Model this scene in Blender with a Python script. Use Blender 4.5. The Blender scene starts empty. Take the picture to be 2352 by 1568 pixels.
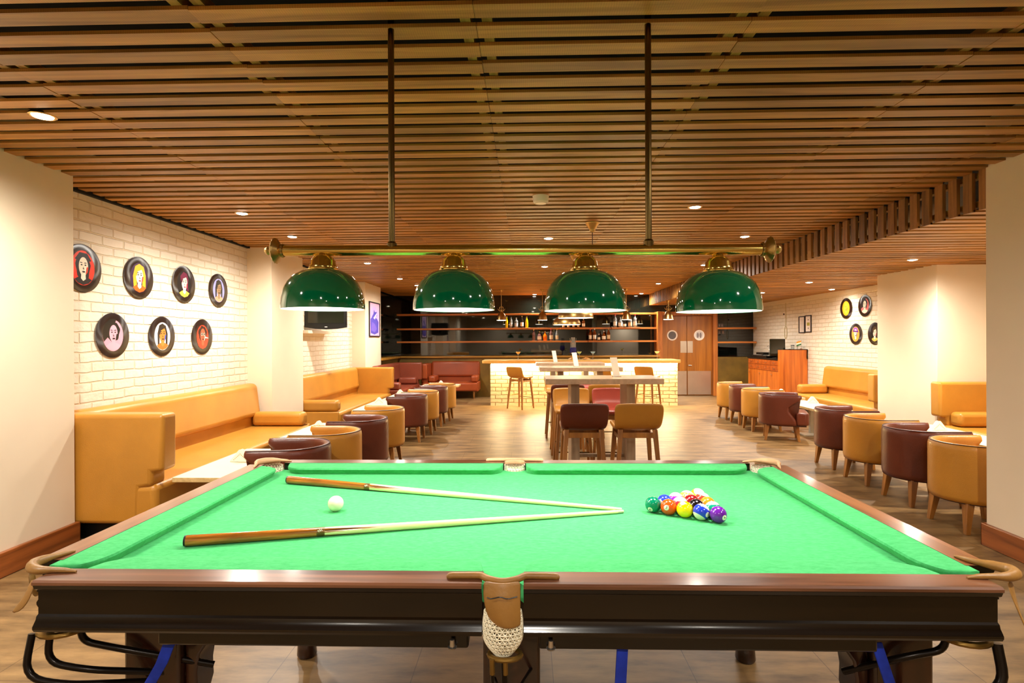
import bpy, bmesh, math, random
from math import sin, cos, pi, radians
from mathutils import Vector, Matrix
random.seed(7)
scene = bpy.context.scene
C = scene.collection

# ------------------------------------------------------------------ materials
def new_mat(name):
    m = bpy.data.materials.new(name); m.use_nodes = True
    nt = m.node_tree
    for n in list(nt.nodes): nt.nodes.remove(n)
    out = nt.nodes.new('ShaderNodeOutputMaterial')
    b = nt.nodes.new('ShaderNodeBsdfPrincipled')
    nt.links.new(b.outputs[0], out.inputs[0])
    return m, nt, b
def N(nt, t, **kw):
    n = nt.nodes.new(t)
    for k, v in kw.items():
        if k in n.inputs.keys(): n.inputs[k].default_value = v
        else: setattr(n, k, v)
    return n
def srgb(r, g, b):
    f = lambda c: (c/255/12.92) if c/255 <= .04045 else ((c/255+.055)/1.055)**2.4
    return (f(r), f(g), f(b), 1)
def plain(name, col, rough=.5, metal=0., spec=.5, var=.12, scale=6., bump=0., bscale=60., emit=None, estr=0., trans=0., ior=1.45, coat=0., coords='Object', stretch=None):
    m, nt, b = new_mat(name)
    b.inputs['Roughness'].default_value = rough; b.inputs['Metallic'].default_value = metal
    b.inputs['Specular IOR Level'].default_value = spec; b.inputs['IOR'].default_value = ior
    b.inputs['Transmission Weight'].default_value = trans; b.inputs['Coat Weight'].default_value = coat
    if var > 0:
        tc = N(nt, 'ShaderNodeTexCoord'); mp = N(nt, 'ShaderNodeMapping')
        if stretch: mp.inputs['Scale'].default_value = stretch
        nt.links.new(tc.outputs[coords], mp.inputs[0])
        no = N(nt, 'ShaderNodeTexNoise', Scale=scale, Detail=4.)
        nt.links.new(mp.outputs[0], no.inputs['Vector'])
        rp = N(nt, 'ShaderNodeValToRGB')
        a, z = rp.color_ramp.elements
        a.position = .3; z.position = .7
        a.color = tuple(c*(1-var) for c in col[:3])+(1,); z.color = tuple(min(1, c*(1+var)) for c in col[:3])+(1,)
        nt.links.new(no.outputs['Fac'], rp.inputs[0]); nt.links.new(rp.outputs[0], b.inputs['Base Color'])
        if bump > 0:
            n2 = N(nt, 'ShaderNodeTexNoise', Scale=bscale, Detail=3.)
            nt.links.new(mp.outputs[0], n2.inputs['Vector'])
            bp = N(nt, 'ShaderNodeBump', Strength=bump, Distance=.004)
            nt.links.new(n2.outputs['Fac'], bp.inputs['Height']); nt.links.new(bp.outputs[0], b.inputs['Normal'])
    else: b.inputs['Base Color'].default_value = col
    if emit:
        b.inputs['Emission Color'].default_value = emit; b.inputs['Emission Strength'].default_value = estr
    return m
def wood(name, c1, c2, axis=0, rough=.4, coat=0., scale=1.0, spec=.5, coords='Generated' if False else 'Object', saw=0.):
    m, nt, b = new_mat(name)
    tc = N(nt, 'ShaderNodeTexCoord'); mp = N(nt, 'ShaderNodeMapping')
    s = [22*scale]*3; s[axis] = 1.3*scale
    mp.inputs['Scale'].default_value = s
    nt.links.new(tc.outputs[coords], mp.inputs[0])
    no = N(nt, 'ShaderNodeTexNoise', Scale=1., Detail=6., Distortion=.6)
    nt.links.new(mp.outputs[0], no.inputs['Vector'])
    rp = N(nt, 'ShaderNodeValToRGB'); a, z = rp.color_ramp.elements
    a.position = .32; z.position = .68; a.color = c1; z.color = c2
    nt.links.new(no.outputs['Fac'], rp.inputs[0])
    last = rp.outputs[0]
    if saw > 0:   # saw marks across the board and a tone for each board
        wv = N(nt, 'ShaderNodeTexWave', Scale=34., Distortion=3.5, Detail=2.); wv.bands_direction = 'X'
        nt.links.new(tc.outputs[coords], wv.inputs['Vector'])
        r2 = N(nt, 'ShaderNodeValToRGB'); r2.color_ramp.elements[0].color = (1-saw,)*3+(1,)
        nt.links.new(wv.outputs['Fac'], r2.inputs[0])
        mx = N(nt, 'ShaderNodeMix', data_type='RGBA', blend_type='MULTIPLY'); mx.inputs[0].default_value = 1.
        nt.links.new(last, mx.inputs[6]); nt.links.new(r2.outputs[0], mx.inputs[7])
        ge = N(nt, 'ShaderNodeNewGeometry')
        r3 = N(nt, 'ShaderNodeValToRGB'); r3.color_ramp.elements[0].color = (.68, .68, .66, 1); r3.color_ramp.elements[1].color = (1.15, 1.1, 1.02, 1)
        nt.links.new(ge.outputs['Random Per Island'], r3.inputs[0])
        m2 = N(nt, 'ShaderNodeMix', data_type='RGBA', blend_type='MULTIPLY'); m2.inputs[0].default_value = 1.
        nt.links.new(mx.outputs[2], m2.inputs[6]); nt.links.new(r3.outputs[0], m2.inputs[7])
        last = m2.outputs[2]
    nt.links.new(last, b.inputs['Base Color'])
    bp = N(nt, 'ShaderNodeBump', Strength=.12, Distance=.002)
    nt.links.new(no.outputs['Fac'], bp.inputs['Height']); nt.links.new(bp.outputs[0], b.inputs['Normal'])
    b.inputs['Roughness'].default_value = rough; b.inputs['Coat Weight'].default_value = coat; b.inputs['Coat Roughness'].default_value = .12
    b.inputs['Specular IOR Level'].default_value = spec
    return m
def brick(name, ax, col, mortar, w=.25, h=.083, bumps=.7):
    m, nt, b = new_mat(name)
    g = N(nt, 'ShaderNodeNewGeometry'); sp = N(nt, 'ShaderNodeSeparateXYZ'); cb = N(nt, 'ShaderNodeCombineXYZ')
    nt.links.new(g.outputs['Position'], sp.inputs[0])
    nt.links.new(sp.outputs[ax], cb.inputs[0]); nt.links.new(sp.outputs[2], cb.inputs[1])
    wn = N(nt, 'ShaderNodeTexNoise', Scale=5., Detail=3.)
    nt.links.new(cb.outputs[0], wn.inputs['Vector'])
    ad = N(nt, 'ShaderNodeVectorMath', operation='MULTIPLY_ADD'); ad.inputs[1].default_value = (.03,)*3
    nt.links.new(wn.outputs['Color'], ad.inputs[0]); nt.links.new(cb.outputs[0], ad.inputs[2])
    br = N(nt, 'ShaderNodeTexBrick', Scale=1.)
    br.inputs['Color1'].default_value = col; br.inputs['Color2'].default_value = tuple(c*.9 for c in col[:3])+(1,)
    br.inputs['Mortar'].default_value = mortar
    br.inputs['Mortar Size'].default_value = .009; br.inputs['Mortar Smooth'].default_value = .5
    br.inputs['Brick Width'].default_value = w; br.inputs['Row Height'].default_value = h
    nt.links.new(ad.outputs[0], br.inputs['Vector']); nt.links.new(br.outputs['Color'], b.inputs['Base Color'])
    no = N(nt, 'ShaderNodeTexNoise', Scale=16., Detail=5.)
    nt.links.new(cb.outputs[0], no.inputs['Vector'])
    ma = N(nt, 'ShaderNodeMath', operation='MULTIPLY_ADD'); ma.inputs[1].default_value = -1.6
    nt.links.new(br.outputs['Fac'], ma.inputs[0]); nt.links.new(no.outputs['Fac'], ma.inputs[2])
    bp = N(nt, 'ShaderNodeBump', Strength=bumps, Distance=.012)
    nt.links.new(ma.outputs[0], bp.inputs['Height']); nt.links.new(bp.outputs[0], b.inputs['Normal'])
    b.inputs['Roughness'].default_value = .75
    return m
def floor_mat():
    m, nt, b = new_mat('floor_tile')
    g = N(nt, 'ShaderNodeNewGeometry')
    mp = N(nt, 'ShaderNodeMapping'); mp.inputs['Rotation'].default_value = (0, 0, 0); mp.inputs['Location'].default_value = (.2, .13, 0)
    nt.links.new(g.outputs['Position'], mp.inputs[0])
    br = N(nt, 'ShaderNodeTexBrick', Scale=1.); br.offset = .5
    br.inputs['Brick Width'].default_value = .62; br.inputs['Row Height'].default_value = .62; br.inputs['Mortar Size'].default_value = .0022
    br.inputs['Color1'].default_value = (1, 1, 1, 1); br.inputs['Color2'].default_value = (.88, .87, .86, 1); br.inputs['Mortar'].default_value = (.45, .4, .36, 1)
    nt.links.new(mp.outputs[0], br.inputs['Vector'])
    m2 = N(nt, 'ShaderNodeMapping'); m2.inputs['Scale'].default_value = (.9, 3.4, 1)
    nt.links.new(g.outputs['Position'], m2.inputs[0])
    no = N(nt, 'ShaderNodeTexNoise', Scale=2.6, Detail=8., Roughness=.62)
    nt.links.new(m2.outputs[0], no.inputs['Vector'])
    rp = N(nt, 'ShaderNodeValToRGB'); e = rp.color_ramp.elements
    e[0].position = .3; e[0].color = srgb(80, 56, 28); e[1].position = .74; e[1].color = srgb(168, 132, 84)
    nt.links.new(no.outputs['Fac'], rp.inputs[0])
    mx = N(nt, 'ShaderNodeMix', data_type='RGBA', blend_type='MULTIPLY'); mx.inputs[0].default_value = 1.
    nt.links.new(rp.outputs[0], mx.inputs[6]); nt.links.new(br.outputs[0], mx.inputs[7])
    nt.links.new(mx.outputs[2], b.inputs['Base Color'])
    b.inputs['Roughness'].default_value = .4
    bp = N(nt, 'ShaderNodeBump', Strength=.08, Distance=.003)
    nt.links.new(no.outputs['Fac'], bp.inputs['Height']); nt.links.new(bp.outputs[0], b.inputs['Normal'])
    return m
def cloth_mat():
    m, nt, b = new_mat('green_cloth')
    tc = N(nt, 'ShaderNodeTexCoord'); mp = N(nt, 'ShaderNodeMapping'); mp.inputs['Scale'].default_value = (1, 2.2, 1)
    nt.links.new(tc.outputs['Object'], mp.inputs[0])
    no = N(nt, 'ShaderNodeTexNoise', Scale=38., Detail=6., Roughness=.7); nt.links.new(mp.outputs[0], no.inputs['Vector'])
    rp = N(nt, 'ShaderNodeValToRGB'); e = rp.color_ramp.elements
    e[0].position = .3; e[0].color = srgb(52, 152, 80); e[1].position = .75; e[1].color = srgb(82, 180, 110)
    x = rp.color_ramp.elements.new(.8); x.color = srgb(140, 205, 155)
    nt.links.new(no.outputs['Fac'], rp.inputs[0]); nt.links.new(rp.outputs[0], b.inputs['Base Color'])
    b.inputs['Roughness'].default_value = .95; b.inputs['Specular IOR Level'].default_value = .15
    b.inputs['Sheen Weight'].default_value = .25; b.inputs['Sheen Tint'].default_value = srgb(150, 255, 180)
    return m
def stripe_mat(name, col):
    m, nt, b = new_mat(name)
    tc = N(nt, 'ShaderNodeTexCoord'); sp = N(nt, 'ShaderNodeSeparateXYZ')
    nt.links.new(tc.outputs['Object'], sp.inputs[0])
    ab = N(nt, 'ShaderNodeMath', operation='ABSOLUTE'); nt.links.new(sp.outputs[2], ab.inputs[0])
    lt = N(nt, 'ShaderNodeMath', operation='LESS_THAN'); lt.inputs[1].default_value = .0155; nt.links.new(ab.outputs[0], lt.inputs[0])
    mx = N(nt, 'ShaderNodeMix', data_type='RGBA'); mx.inputs[6].default_value = srgb(226, 216, 192); mx.inputs[7].default_value = col
    nt.links.new(lt.outputs[0], mx.inputs[0]); nt.links.new(mx.outputs[2], b.inputs['Base Color'])
    b.inputs['Roughness'].default_value = .14; b.inputs['Coat Weight'].default_value = .12
    return m
def vinyl_mat():
    m, nt, b = new_mat('vinyl')
    tg = N(nt, 'ShaderNodeTangent'); tg.direction_type = 'RADIAL'; tg.axis = 'Z'
    nt.links.new(tg.outputs[0], b.inputs['Tangent'])
    tc = N(nt, 'ShaderNodeTexCoord'); sp = N(nt, 'ShaderNodeVectorMath', operation='LENGTH'); nt.links.new(tc.outputs['Object'], sp.inputs[0])
    no = N(nt, 'ShaderNodeTexNoise', Scale=420., Detail=1.); no.noise_dimensions = '1D'; nt.links.new(sp.outputs['Value'], no.inputs['W'])
    rp = N(nt, 'ShaderNodeValToRGB'); rp.color_ramp.elements[0].color = srgb(16, 7, 5); rp.color_ramp.elements[1].color = srgb(40, 18, 9)
    nt.links.new(no.outputs['Fac'], rp.inputs[0]); nt.links.new(rp.outputs[0], b.inputs['Base Color'])
    b.inputs['Roughness'].default_value = .36; b.inputs['Anisotropic'].default_value = .93; b.inputs['Specular IOR Level'].default_value = .7
    return m

M = {}
M['mustard'] = plain('mustard_leather', srgb(188, 130, 48), .34, var=.1, scale=3, bump=.25, bscale=140, spec=.45)
M['maroon'] = plain('maroon_leather', srgb(96, 42, 24), .32, var=.14, scale=3, bump=.25, bscale=140)
M['brick_red'] = plain('rust_leather', srgb(158, 72, 34), .33, var=.12, scale=3, bump=.25, bscale=140)
M['dark_red'] = plain('dark_rust_leather', srgb(128, 60, 40), .34, var=.12, scale=3, bump=.25, bscale=140)
M['rose'] = plain('red_leather', srgb(164, 72, 60), .26, var=.1, scale=3, bump=.2, bscale=140)
M['piping'] = plain('dark_piping', srgb(60, 28, 14), .5, var=.1)
M['leg_wood'] = wood('leg_wood', srgb(120, 72, 26), srgb(176, 116, 50), 2, .35, .2)
M['slat'] = wood('slat_wood', srgb(148, 100, 38), srgb(208, 150, 72), 0, .45, saw=.16)
M['slat_v'] = wood('slat_wood_upright', srgb(116, 78, 34), srgb(172, 122, 60), 2, .5, saw=.1)
M['void'] = plain('black_void', srgb(12, 10, 6), .9, var=.3)
M['joist'] = wood('joist_wood', srgb(136, 100, 46), srgb(190, 146, 78), 1, .6)
M['plaster'] = plain('cream_plaster', srgb(232, 216, 190), .8, var=.03, scale=2, bump=.12, bscale=14)
M['brick_l'] = brick('white_brick_side', 1, srgb(236, 224, 204), srgb(224, 206, 176))
M['brick_f'] = brick('white_brick_front', 0, srgb(236, 214, 158), srgb(166, 126, 62), .28, .087, 1.)
M['floor'] = floor_mat()
M['base_wood'] = wood('skirting_wood', srgb(116, 60, 22), srgb(166, 92, 40), 1, .35, .3)
M['cloth'] = cloth_mat()
M['mahog'] = wood('rail_mahogany', srgb(68, 36, 20), srgb(136, 88, 60), 0, .28, .5)
M['mahog_y'] = wood('rail_mahogany_side', srgb(92, 50, 26), srgb(150, 96, 56), 1, .28, .5)
M['mahog_dk'] = wood('dark_mahogany', srgb(8, 4, 2), srgb(24, 13, 4), 0, .2, .25, spec=.35)
M['mahog_leg'] = wood('leg_mahogany', srgb(24, 9, 4), srgb(56, 24, 10), 2, .25, .5)
M['pocket'] = plain('pocket_leather', srgb(140, 98, 44), .45, var=.22, scale=9, bump=.3, bscale=70)
M['pocket_p'] = plain('pale_pocket_leather', srgb(206, 160, 116), .5, var=.18, scale=12, bump=.3, bscale=70)
M['net'] = plain('white_net', srgb(238, 228, 200), .85, var=.06)
M['blackmetal'] = plain('black_metal', srgb(26, 18, 12), .28, metal=.6, var=.15)
M['brassdull'] = plain('bracket_brass', srgb(128, 98, 46), .35, metal=.8, var=.25, scale=12)
M['brass'] = plain('polished_brass', srgb(226, 190, 104), .17, metal=1., var=.1)
M['brass_ant'] = plain('antique_brass', srgb(196, 160, 96), .32, metal=1., var=.15)
M['brass_rod'] = plain('dark_brass', srgb(112, 90, 50), .25, metal=1., var=.15)
M['steel'] = plain('steel', srgb(190, 182, 172), .3, metal=.9, var=.12, scale=2)
M['blue'] = plain('blue_fabric', srgb(24, 50, 170), .85, var=.25, scale=30)
M['shade'] = plain('green_enamel', srgb(0, 96, 58), .07, var=.04, coat=1., spec=.6)
M['shade_in'] = plain('white_enamel', srgb(245, 245, 240), .5, var=.02)
M['glow_cool'] = plain('pool_lamp_glow', (1, 1, 1, 1), .5, var=0, emit=(1, .98, .94, 1), estr=38.)
M['glow_warm'] = plain('downlight_glow', (1, 1, 1, 1), .5, var=0, emit=(1, .86, .62, 1), estr=40.)
M['glow_soft'] = plain('pendant_glow', (1, 1, 1, 1), .5, var=0, emit=(1, .84, .56, 1), estr=6.)
M['glow_strip'] = plain('led_strip_glow', (1, 1, 1, 1), .5, var=0, emit=(1, .84, .5, 1), estr=150.)
M['white'] = plain('white_paint', srgb(240, 234, 220), .5, var=.03)
M['whitepl'] = plain('white_plastic', srgb(246, 240, 226), .35, var=.03)
M['holes'] = plain('hole_shadow', srgb(196, 176, 140), .6, var=.05)
M['table_top'] = plain('pale_table_top', srgb(240, 226, 186), .35, var=.05, scale=4)
M['table_edge'] = wood('pale_table_edge', srgb(196, 164, 106), srgb(226, 196, 138), 1, .45)
M['grey_metal'] = plain('grey_metal', srgb(190, 184, 168), .35, metal=.4, var=.1)
M['high_top'] = plain('taupe_laminate', srgb(206, 178, 148), .25, var=.14, scale=30, stretch=(1, 6, 1), spec=.6)
M['high_leg'] = wood('taupe_leg', srgb(146, 122, 96), srgb(180, 154, 124), 2, .4)
M['bar_top'] = plain('honey_counter', srgb(236, 196, 128), .22, var=.12, scale=2, stretch=(1, 5, 1), coat=.3)
M['bar_edge'] = wood('honey_edge', srgb(206, 150, 62), srgb(238, 190, 104), 0, .35)
M['shelf'] = wood('shelf_wood', srgb(176, 98, 36), srgb(222, 140, 62), 0, .4)
M['dado'] = wood('dado_wood', srgb(142, 96, 28), srgb(190, 136, 46), 0, .4)
M['dado_panel'] = plain('olive_panel', srgb(112, 86, 30), .5, var=.3, scale=3)
M['glass_dark'] = plain('smoked_mirror', srgb(8, 12, 9), .03, var=.1, ior=1.75, spec=.5)
M['door'] = wood('door_wood', srgb(138, 80, 20), srgb(176, 108, 34), 2, .35, .2, scale=.6)
M['door_fr'] = wood('door_frame_wood', srgb(150, 84, 30), srgb(196, 118, 50), 2, .4)
M['cab'] = wood('cabinet_wood', srgb(160, 76, 14), srgb(212, 116, 34), 2, .35, .2, scale=.7)
M['cab_d'] = wood('drawer_wood', srgb(146, 66, 18), srgb(188, 92, 30), 0, .35, .2, scale=.7)
M['black'] = plain('black_plastic', srgb(16, 15, 12), .35, var=.1)
M['screen'] = plain('dark_screen', srgb(22, 26, 16), .08, var=.05, spec=.8)
M['grey_round'] = plain('grey_window', srgb(92, 86, 88), .3, var=.1)
M['vinyl'] = vinyl_mat()
M['paper'] = plain('paper', srgb(236, 222, 208), .7, var=.02)
M['ink'] = plain('ink', srgb(40, 34, 40), .7, var=.02)
M['frame_blk'] = plain('black_frame', srgb(30, 16, 18), .4, var=.1)
M['ball_white'] = plain('cue_ball_ivory', srgb(236, 226, 196), .14, var=.02, coat=.2)
M['spot'] = plain('ball_spot', srgb(228, 220, 198), .25, var=0)
M['numink'] = plain('ball_number', srgb(14, 12, 12), .3, var=0)
M['butt'] = wood('cue_butt_wood', srgb(46, 24, 6), srgb(206, 122, 38), 0, .16, .6, scale=2.2)
M['maple'] = plain('cue_maple', srgb(246, 226, 168), .2, var=.05, coat=.4)
M['ring'] = plain('cue_ring', srgb(120, 84, 40), .3, var=.1, metal=.4)
M['leather_tip'] = plain('cue_tip', srgb(206, 196, 160), .7, var=.05)
def flat(r, g, b, rough=.35):
    k = 'flat_%d_%d_%d' % (r, g, b)
    if k not in M: M[k] = plain('print_%02x%02x%02x' % (r, g, b), srgb(r, g, b), rough, var=.03)
    return M[k]
def glassy(key, r, g, b, a=.15):
    if key not in M:
        M[key] = plain(key, srgb(r, g, b), .06, var=0, trans=.75, ior=1.4)
    return M[key]

# ------------------------------------------------------------------ mesh helpers
def bx(bm, x0, x1, y0, y1, z0, z1, mi=0):
    r = bmesh.ops.create_cube(bm, size=1)
    vs = r['verts']
    for v in vs:
        v.co = Vector(((x0+x1)/2+v.co.x*(x1-x0), (y0+y1)/2+v.co.y*(y1-y0), (z0+z1)/2+v.co.z*(z1-z0)))
    for f in {f for v in vs for f in v.link_faces}: f.material_index = mi
    return vs
def taper(bm, p0, p1, a0, a1, b0=None, b1=None):
    """square bar from p0 (half size a0 x b0) to p1 (a1 x b1), faces along world x / y"""
    b0 = a0 if b0 is None else b0; b1 = a1 if b1 is None else b1
    vs = []
    for p, a, b in ((p0, a0, b0), (p1, a1, b1)):
        for sx, sy in ((-1, -1), (1, -1), (1, 1), (-1, 1)):
            vs.append(bm.verts.new((p[0]+sx*a, p[1]+sy*b, p[2])))
    for i in range(4):
        j = (i+1) % 4
        bm.faces.new((vs[i], vs[j], vs[4+j], vs[4+i]))
    bm.faces.new(vs[3::-1]); bm.faces.new(vs[4:])
def tube(bm, pts, r, seg=10, caps=True, mi=0):
    pts = [Vector(p) for p in pts]; n = len(pts)
    rs = r if isinstance(r, (list, tuple)) else [r]*n
    t0 = (pts[1]-pts[0]).normalized()
    up = Vector((0, 0, 1)) if abs(t0.z) < .9 else Vector((1, 0, 0))
    u = t0.cross(up).normalized(); rings = []
    for i, p in enumerate(pts):
        t = (pts[min(i+1, n-1)]-pts[max(i-1, 0)]).normalized()
        u = (u-t*u.dot(t)).normalized(); w = t.cross(u)
        rings.append([bm.verts.new(p+(u*cos(2*pi*k/seg)+w*sin(2*pi*k/seg))*rs[i]) for k in range(seg)])
    for a, b in zip(rings, rings[1:]):
        for k in range(seg):
            f = bm.faces.new((a[k], a[(k+1) % seg], b[(k+1) % seg], b[k])); f.material_index = mi
    if caps:
        bm.faces.new(rings[0][::-1]).material_index = mi; bm.faces.new(rings[-1]).material_index = mi
def arcpts(pts, r=.05, n=5):
    """polyline with rounded corners"""
    pts = [Vector(p) for p in pts]; out = [pts[0]]
    for i in range(1, len(pts)-1):
        a, b, c = pts[i-1], pts[i], pts[i+1]
        d = min(r, (a-b).length*.49, (c-b).length*.49)
        p, q = b+(a-b).normalized()*d, b+(c-b).normalized()*d
        for k in range(n+1):
            t = k/n; out.append(p*(1-t)**2+b*2*t*(1-t)+q*t*t)
    out.append(pts[-1]); return out
def lathe(bm, prof, seg=32, c=(0, 0, 0), mi=0, axis='Z', flute=0.):
    rings = []
    for r, z in prof:
        ring = []
        for k in range(seg):
            a = 2*pi*k/seg; rr = r*(1+flute*(1 if k % 2 else -1))
            if axis == 'Z': p = (c[0]+rr*cos(a), c[1]+rr*sin(a), c[2]+z)
            elif axis == 'X': p = (c[0]+z, c[1]+rr*cos(a), c[2]+rr*sin(a))
            else: p = (c[0]+rr*cos(a), c[1]+z, c[2]+rr*sin(a))
            ring.append(bm.verts.new(p))
        rings.append(ring)
    for a, b in zip(rings, rings[1:]):
        for k in range(seg):
            f = bm.faces.new((a[k], a[(k+1) % seg], b[(k+1) % seg], b[k])); f.material_index = mi
    ends = [prof[0][0] > 1e-4, prof[-1][0] > 1e-4]
    if all(ends) and len(prof) > 2:
        for k in range(seg):
            f = bm.faces.new((rings[-1][k], rings[-1][(k+1) % seg], rings[0][(k+1) % seg], rings[0][k])); f.material_index = mi
    for ring, big in zip((rings[0], rings[-1]), ends):
        if not big: bmesh.ops.pointmerge(bm, verts=ring, merge_co=sum((v.co for v in ring), Vector())/seg)
def prism(bm, poly, d0, d1, plane='XY', mi=0):
    def P(a, b, d): return {'XY': (a, b, d), 'XZ': (a, d, b), 'YZ': (d, a, b)}[plane]
    A = [bm.verts.new(P(a, b, d0)) for a, b in poly]; B = [bm.verts.new(P(a, b, d1)) for a, b in poly]
    n = len(poly); fs = []
    for i in range(n): fs.append(bm.faces.new((A[i], A[(i+1) % n], B[(i+1) % n], B[i])))
    fs.append(bm.faces.new(A[::-1])); fs.append(bm.faces.new(B))
    for f in fs: f.material_index = mi
def ball_mesh(bm, r, c=(0, 0, 0), u=32, v=20, mi=0, sc=(1, 1, 1)):
    rr = bmesh.ops.create_uvsphere(bm, u_segments=u, v_segments=v, radius=r)
    for w in rr['verts']: w.co = Vector((w.co.x*sc[0]+c[0], w.co.y*sc[1]+c[1], w.co.z*sc[2]+c[2]))
    for f in {f for w in rr['verts'] for f in w.link_faces}: f.material_index = mi
def obj(name, bm, mat, parent=None, bevel=0., seg=2, sub=0, solid=0., wire=0., sharp=38, world=False, smooth=True, soff=0.):
    bmesh.ops.recalc_face_normals(bm, faces=bm.faces)
    me = bpy.data.meshes.new(name)
    if world and parent is not None: bmesh.ops.translate(bm, verts=bm.verts, vec=-parent.location)
    bm.to_mesh(me); bm.free()
    for m in (mat if isinstance(mat, (list, tuple)) else [mat]): me.materials.append(m)
    if smooth:
        for p in me.polygons: p.use_smooth = True
        if not sub: me.set_sharp_from_angle(angle=radians(sharp))
    o = bpy.data.objects.new(name, me); C.objects.link(o)
    if parent is not None: o.parent = parent
    if wire > 0:
        w = o.modifiers.new('wire', 'WIREFRAME'); w.thickness = wire; w.use_replace = True
    if solid > 0:
        s = o.modifiers.new('solid', 'SOLIDIFY'); s.thickness = solid; s.offset = soff
    if bevel > 0:
        b = o.modifiers.new('bevel', 'BEVEL'); b.width = bevel; b.segments = seg; b.limit_method = 'ANGLE'; b.angle_limit = radians(35)
        b.harden_normals = False
    if sub:
        s = o.modifiers.new('sub', 'SUBSURF'); s.levels = sub; s.render_levels = sub
    return o
def B(): return bmesh.new()
def tag(o, label, cat, group=None):
    o['label'] = label; o['category'] = cat
    if group: o['group'] = group
    return o
def thing(name, label, cat, loc=(0, 0, 0), rz=0., group=None):
    o = bpy.data.objects.new(name, None); C.objects.link(o); o.empty_display_size = .05
    o.location = loc; o.rotation_euler = (0, 0, rz)
    return tag(o, label, cat, group)
def struct(name, bm, mat, parent=None, **kw):
    o = obj(name, bm, mat, parent, **kw); o['kind'] = 'structure'; return o
def dup(root, loc, rz=None, label=None, group=None, mats=None):
    """copy of a thing, its parts and their sub-parts; mats swaps materials on the copy"""
    def cp(o, par):
        c = o.copy()
        if o.type == 'MESH' and mats:
            hit = [i for i, m in enumerate(o.data.materials) if m in mats]
            if hit:
                key = (o.data.name,)+tuple(mats[o.data.materials[i]].name for i in hit)
                if key not in MESHC:
                    d = o.data.copy()
                    for i in hit: d.materials[i] = mats[o.data.materials[i]]
                    MESHC[key] = d
                c.data = MESHC[key]
        C.objects.link(c); c.parent = par
        for ch in o.children:
            if ch.type != 'LIGHT': cp(ch, c)
        return c
    r = cp(root, None); r.location = loc
    if rz is not None: r.rotation_euler = (0, 0, rz)
    if label: r['label'] = label
    if group: r['group'] = group
    return r
MESHC = {}

# ------------------------------------------------------------------ camera
cam = bpy.data.cameras.new('camera'); co = bpy.data.objects.new('camera', cam); C.objects.link(co)
cam.sensor_width = 36; cam.lens = 36*1265/2352; cam.clip_start = .05; cam.clip_end = 100
R = Matrix.Rotation(.0265, 4, 'Z') @ Matrix.Rotation(-.0018, 4, 'X') @ Matrix.Rotation(pi/2, 4, 'X') @ Matrix.Rotation(-.0044, 4, 'Z')
co.matrix_world = Matrix.Translation((0, 0, 1.48)) @ R
scene.camera = co

# ------------------------------------------------------------------ room shell
b = B(); bx(b, -4.2, 7.0, -3.2, 15.4, -.1, 0); struct('floor', b, M['floor'])
b = B(); bx(b, -4.2, 7.0, -3.2, 15.4, 3.05, 3.15); struct('ceiling', b, M['void'])
WL = -3.62; WR = 6.07; YB = 14.9
b = B(); bx(b, WL-.2, WL, -3.2, 12.5, 0, 3.05); struct('wall_left', b, M['brick_l'])
b = B(); bx(b, WR, WR+.2, -3.2, 15.2, 0, 3.05); struct('wall_right', b, M['brick_l'])
b = B(); bx(b, -4.2, 7.0, YB+.02, YB+.2, 0, 3.05); struct('wall_back', b, M['glass_dark'])
b = B(); bx(b, WL-.2, WL-.03, 12.5, YB+.1, 0, 3.05); struct('wall_side', b, M['glass_dark'])
b = B(); bx(b, -4.2, 7.0, -3.4, -3.2, 0, 3.05); struct('wall_front', b, M['plaster'])
def pillar(name, x0, x1, y0, y1, z1=3.05):
    b = B(); bx(b, x0, x1, y0, y1, 0, z1); return struct(name, b, M['plaster'], bevel=.006)
pillar('wall_left_pillar', -5.2, -3.33, 2.2, 3.97)
pillar('wall_left_column', WL-.1, -3.30, 7.05, 8.05)
pillar('wall_left_pier', WL-.1, -3.34, 11.33, 12.55)
pillar('wall_right_pillar', 3.285, 5.2, 2.3, 4.03)
pillar('wall_right_column', 5.17, WR+.1, 7.08, 8.26)
b = B(); bx(b, -3.33, -3.30, 2.2, 3.985, 0, .16); bx(b, -3.6, -3.30, 3.97, 3.985, 0, .16); struct('baseboard_left', b, M['base_wood'], bevel=.006)
b = B(); bx(b, 3.255, 3.285, 2.3, 4.045, 0, .16); bx(b, 3.255, 3.6, 4.03, 4.045, 0, .16); struct('baseboard_right', b, M['base_wood'], bevel=.006)

# slatted ceiling: boards across the room in panels, on battens that run into the depth
b = B(); P = .1437; y = .6
cuts = [WL+.05, -2.30, -1.24, -.19, .87, 1.93, 2.98, 3.29]
while y < 14.85:
    for x0, x1 in zip(cuts, cuts[1:]):
        dx0 = random.uniform(-.012, .012) if x0 == cuts[0] else 0
        zz = 2.70+random.uniform(-.002, .002); w = .085+random.uniform(-.003, .003)
        bx(b, x0+dx0+.001, x1-.001, y-w/2, y+w/2, zz, zz+.015)
    y += P
struct('trim_1', b, M['slat'])
b = B()
for x in cuts[1:-1]:
    for d in (-.062, .022): bx(b, x+d, x+d+.04, .5, 14.9, 2.7175, 2.76)
struct('trim_2', b, M['joist'])
b = B(); y = .6+P*22
lc = [3.295, 4.3, 5.3, WR]
while y < 14.85:
    for x0, x1 in zip(lc, lc[1:]):
        zz = 2.41+random.uniform(-.002, .002)
        bx(b, x0+.001, x1-.001, y-.042, y+.042, zz, zz+.015)
    y += P
struct('trim_3', b, M['slat'])
b = B(); y = .6+P*23
while y < 14.85:
    bx(b, 3.287, 3.312, y-.042, y+.042, 2.41, 2.698); y += P
struct('trim_4', b, M['slat_v'])
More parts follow.
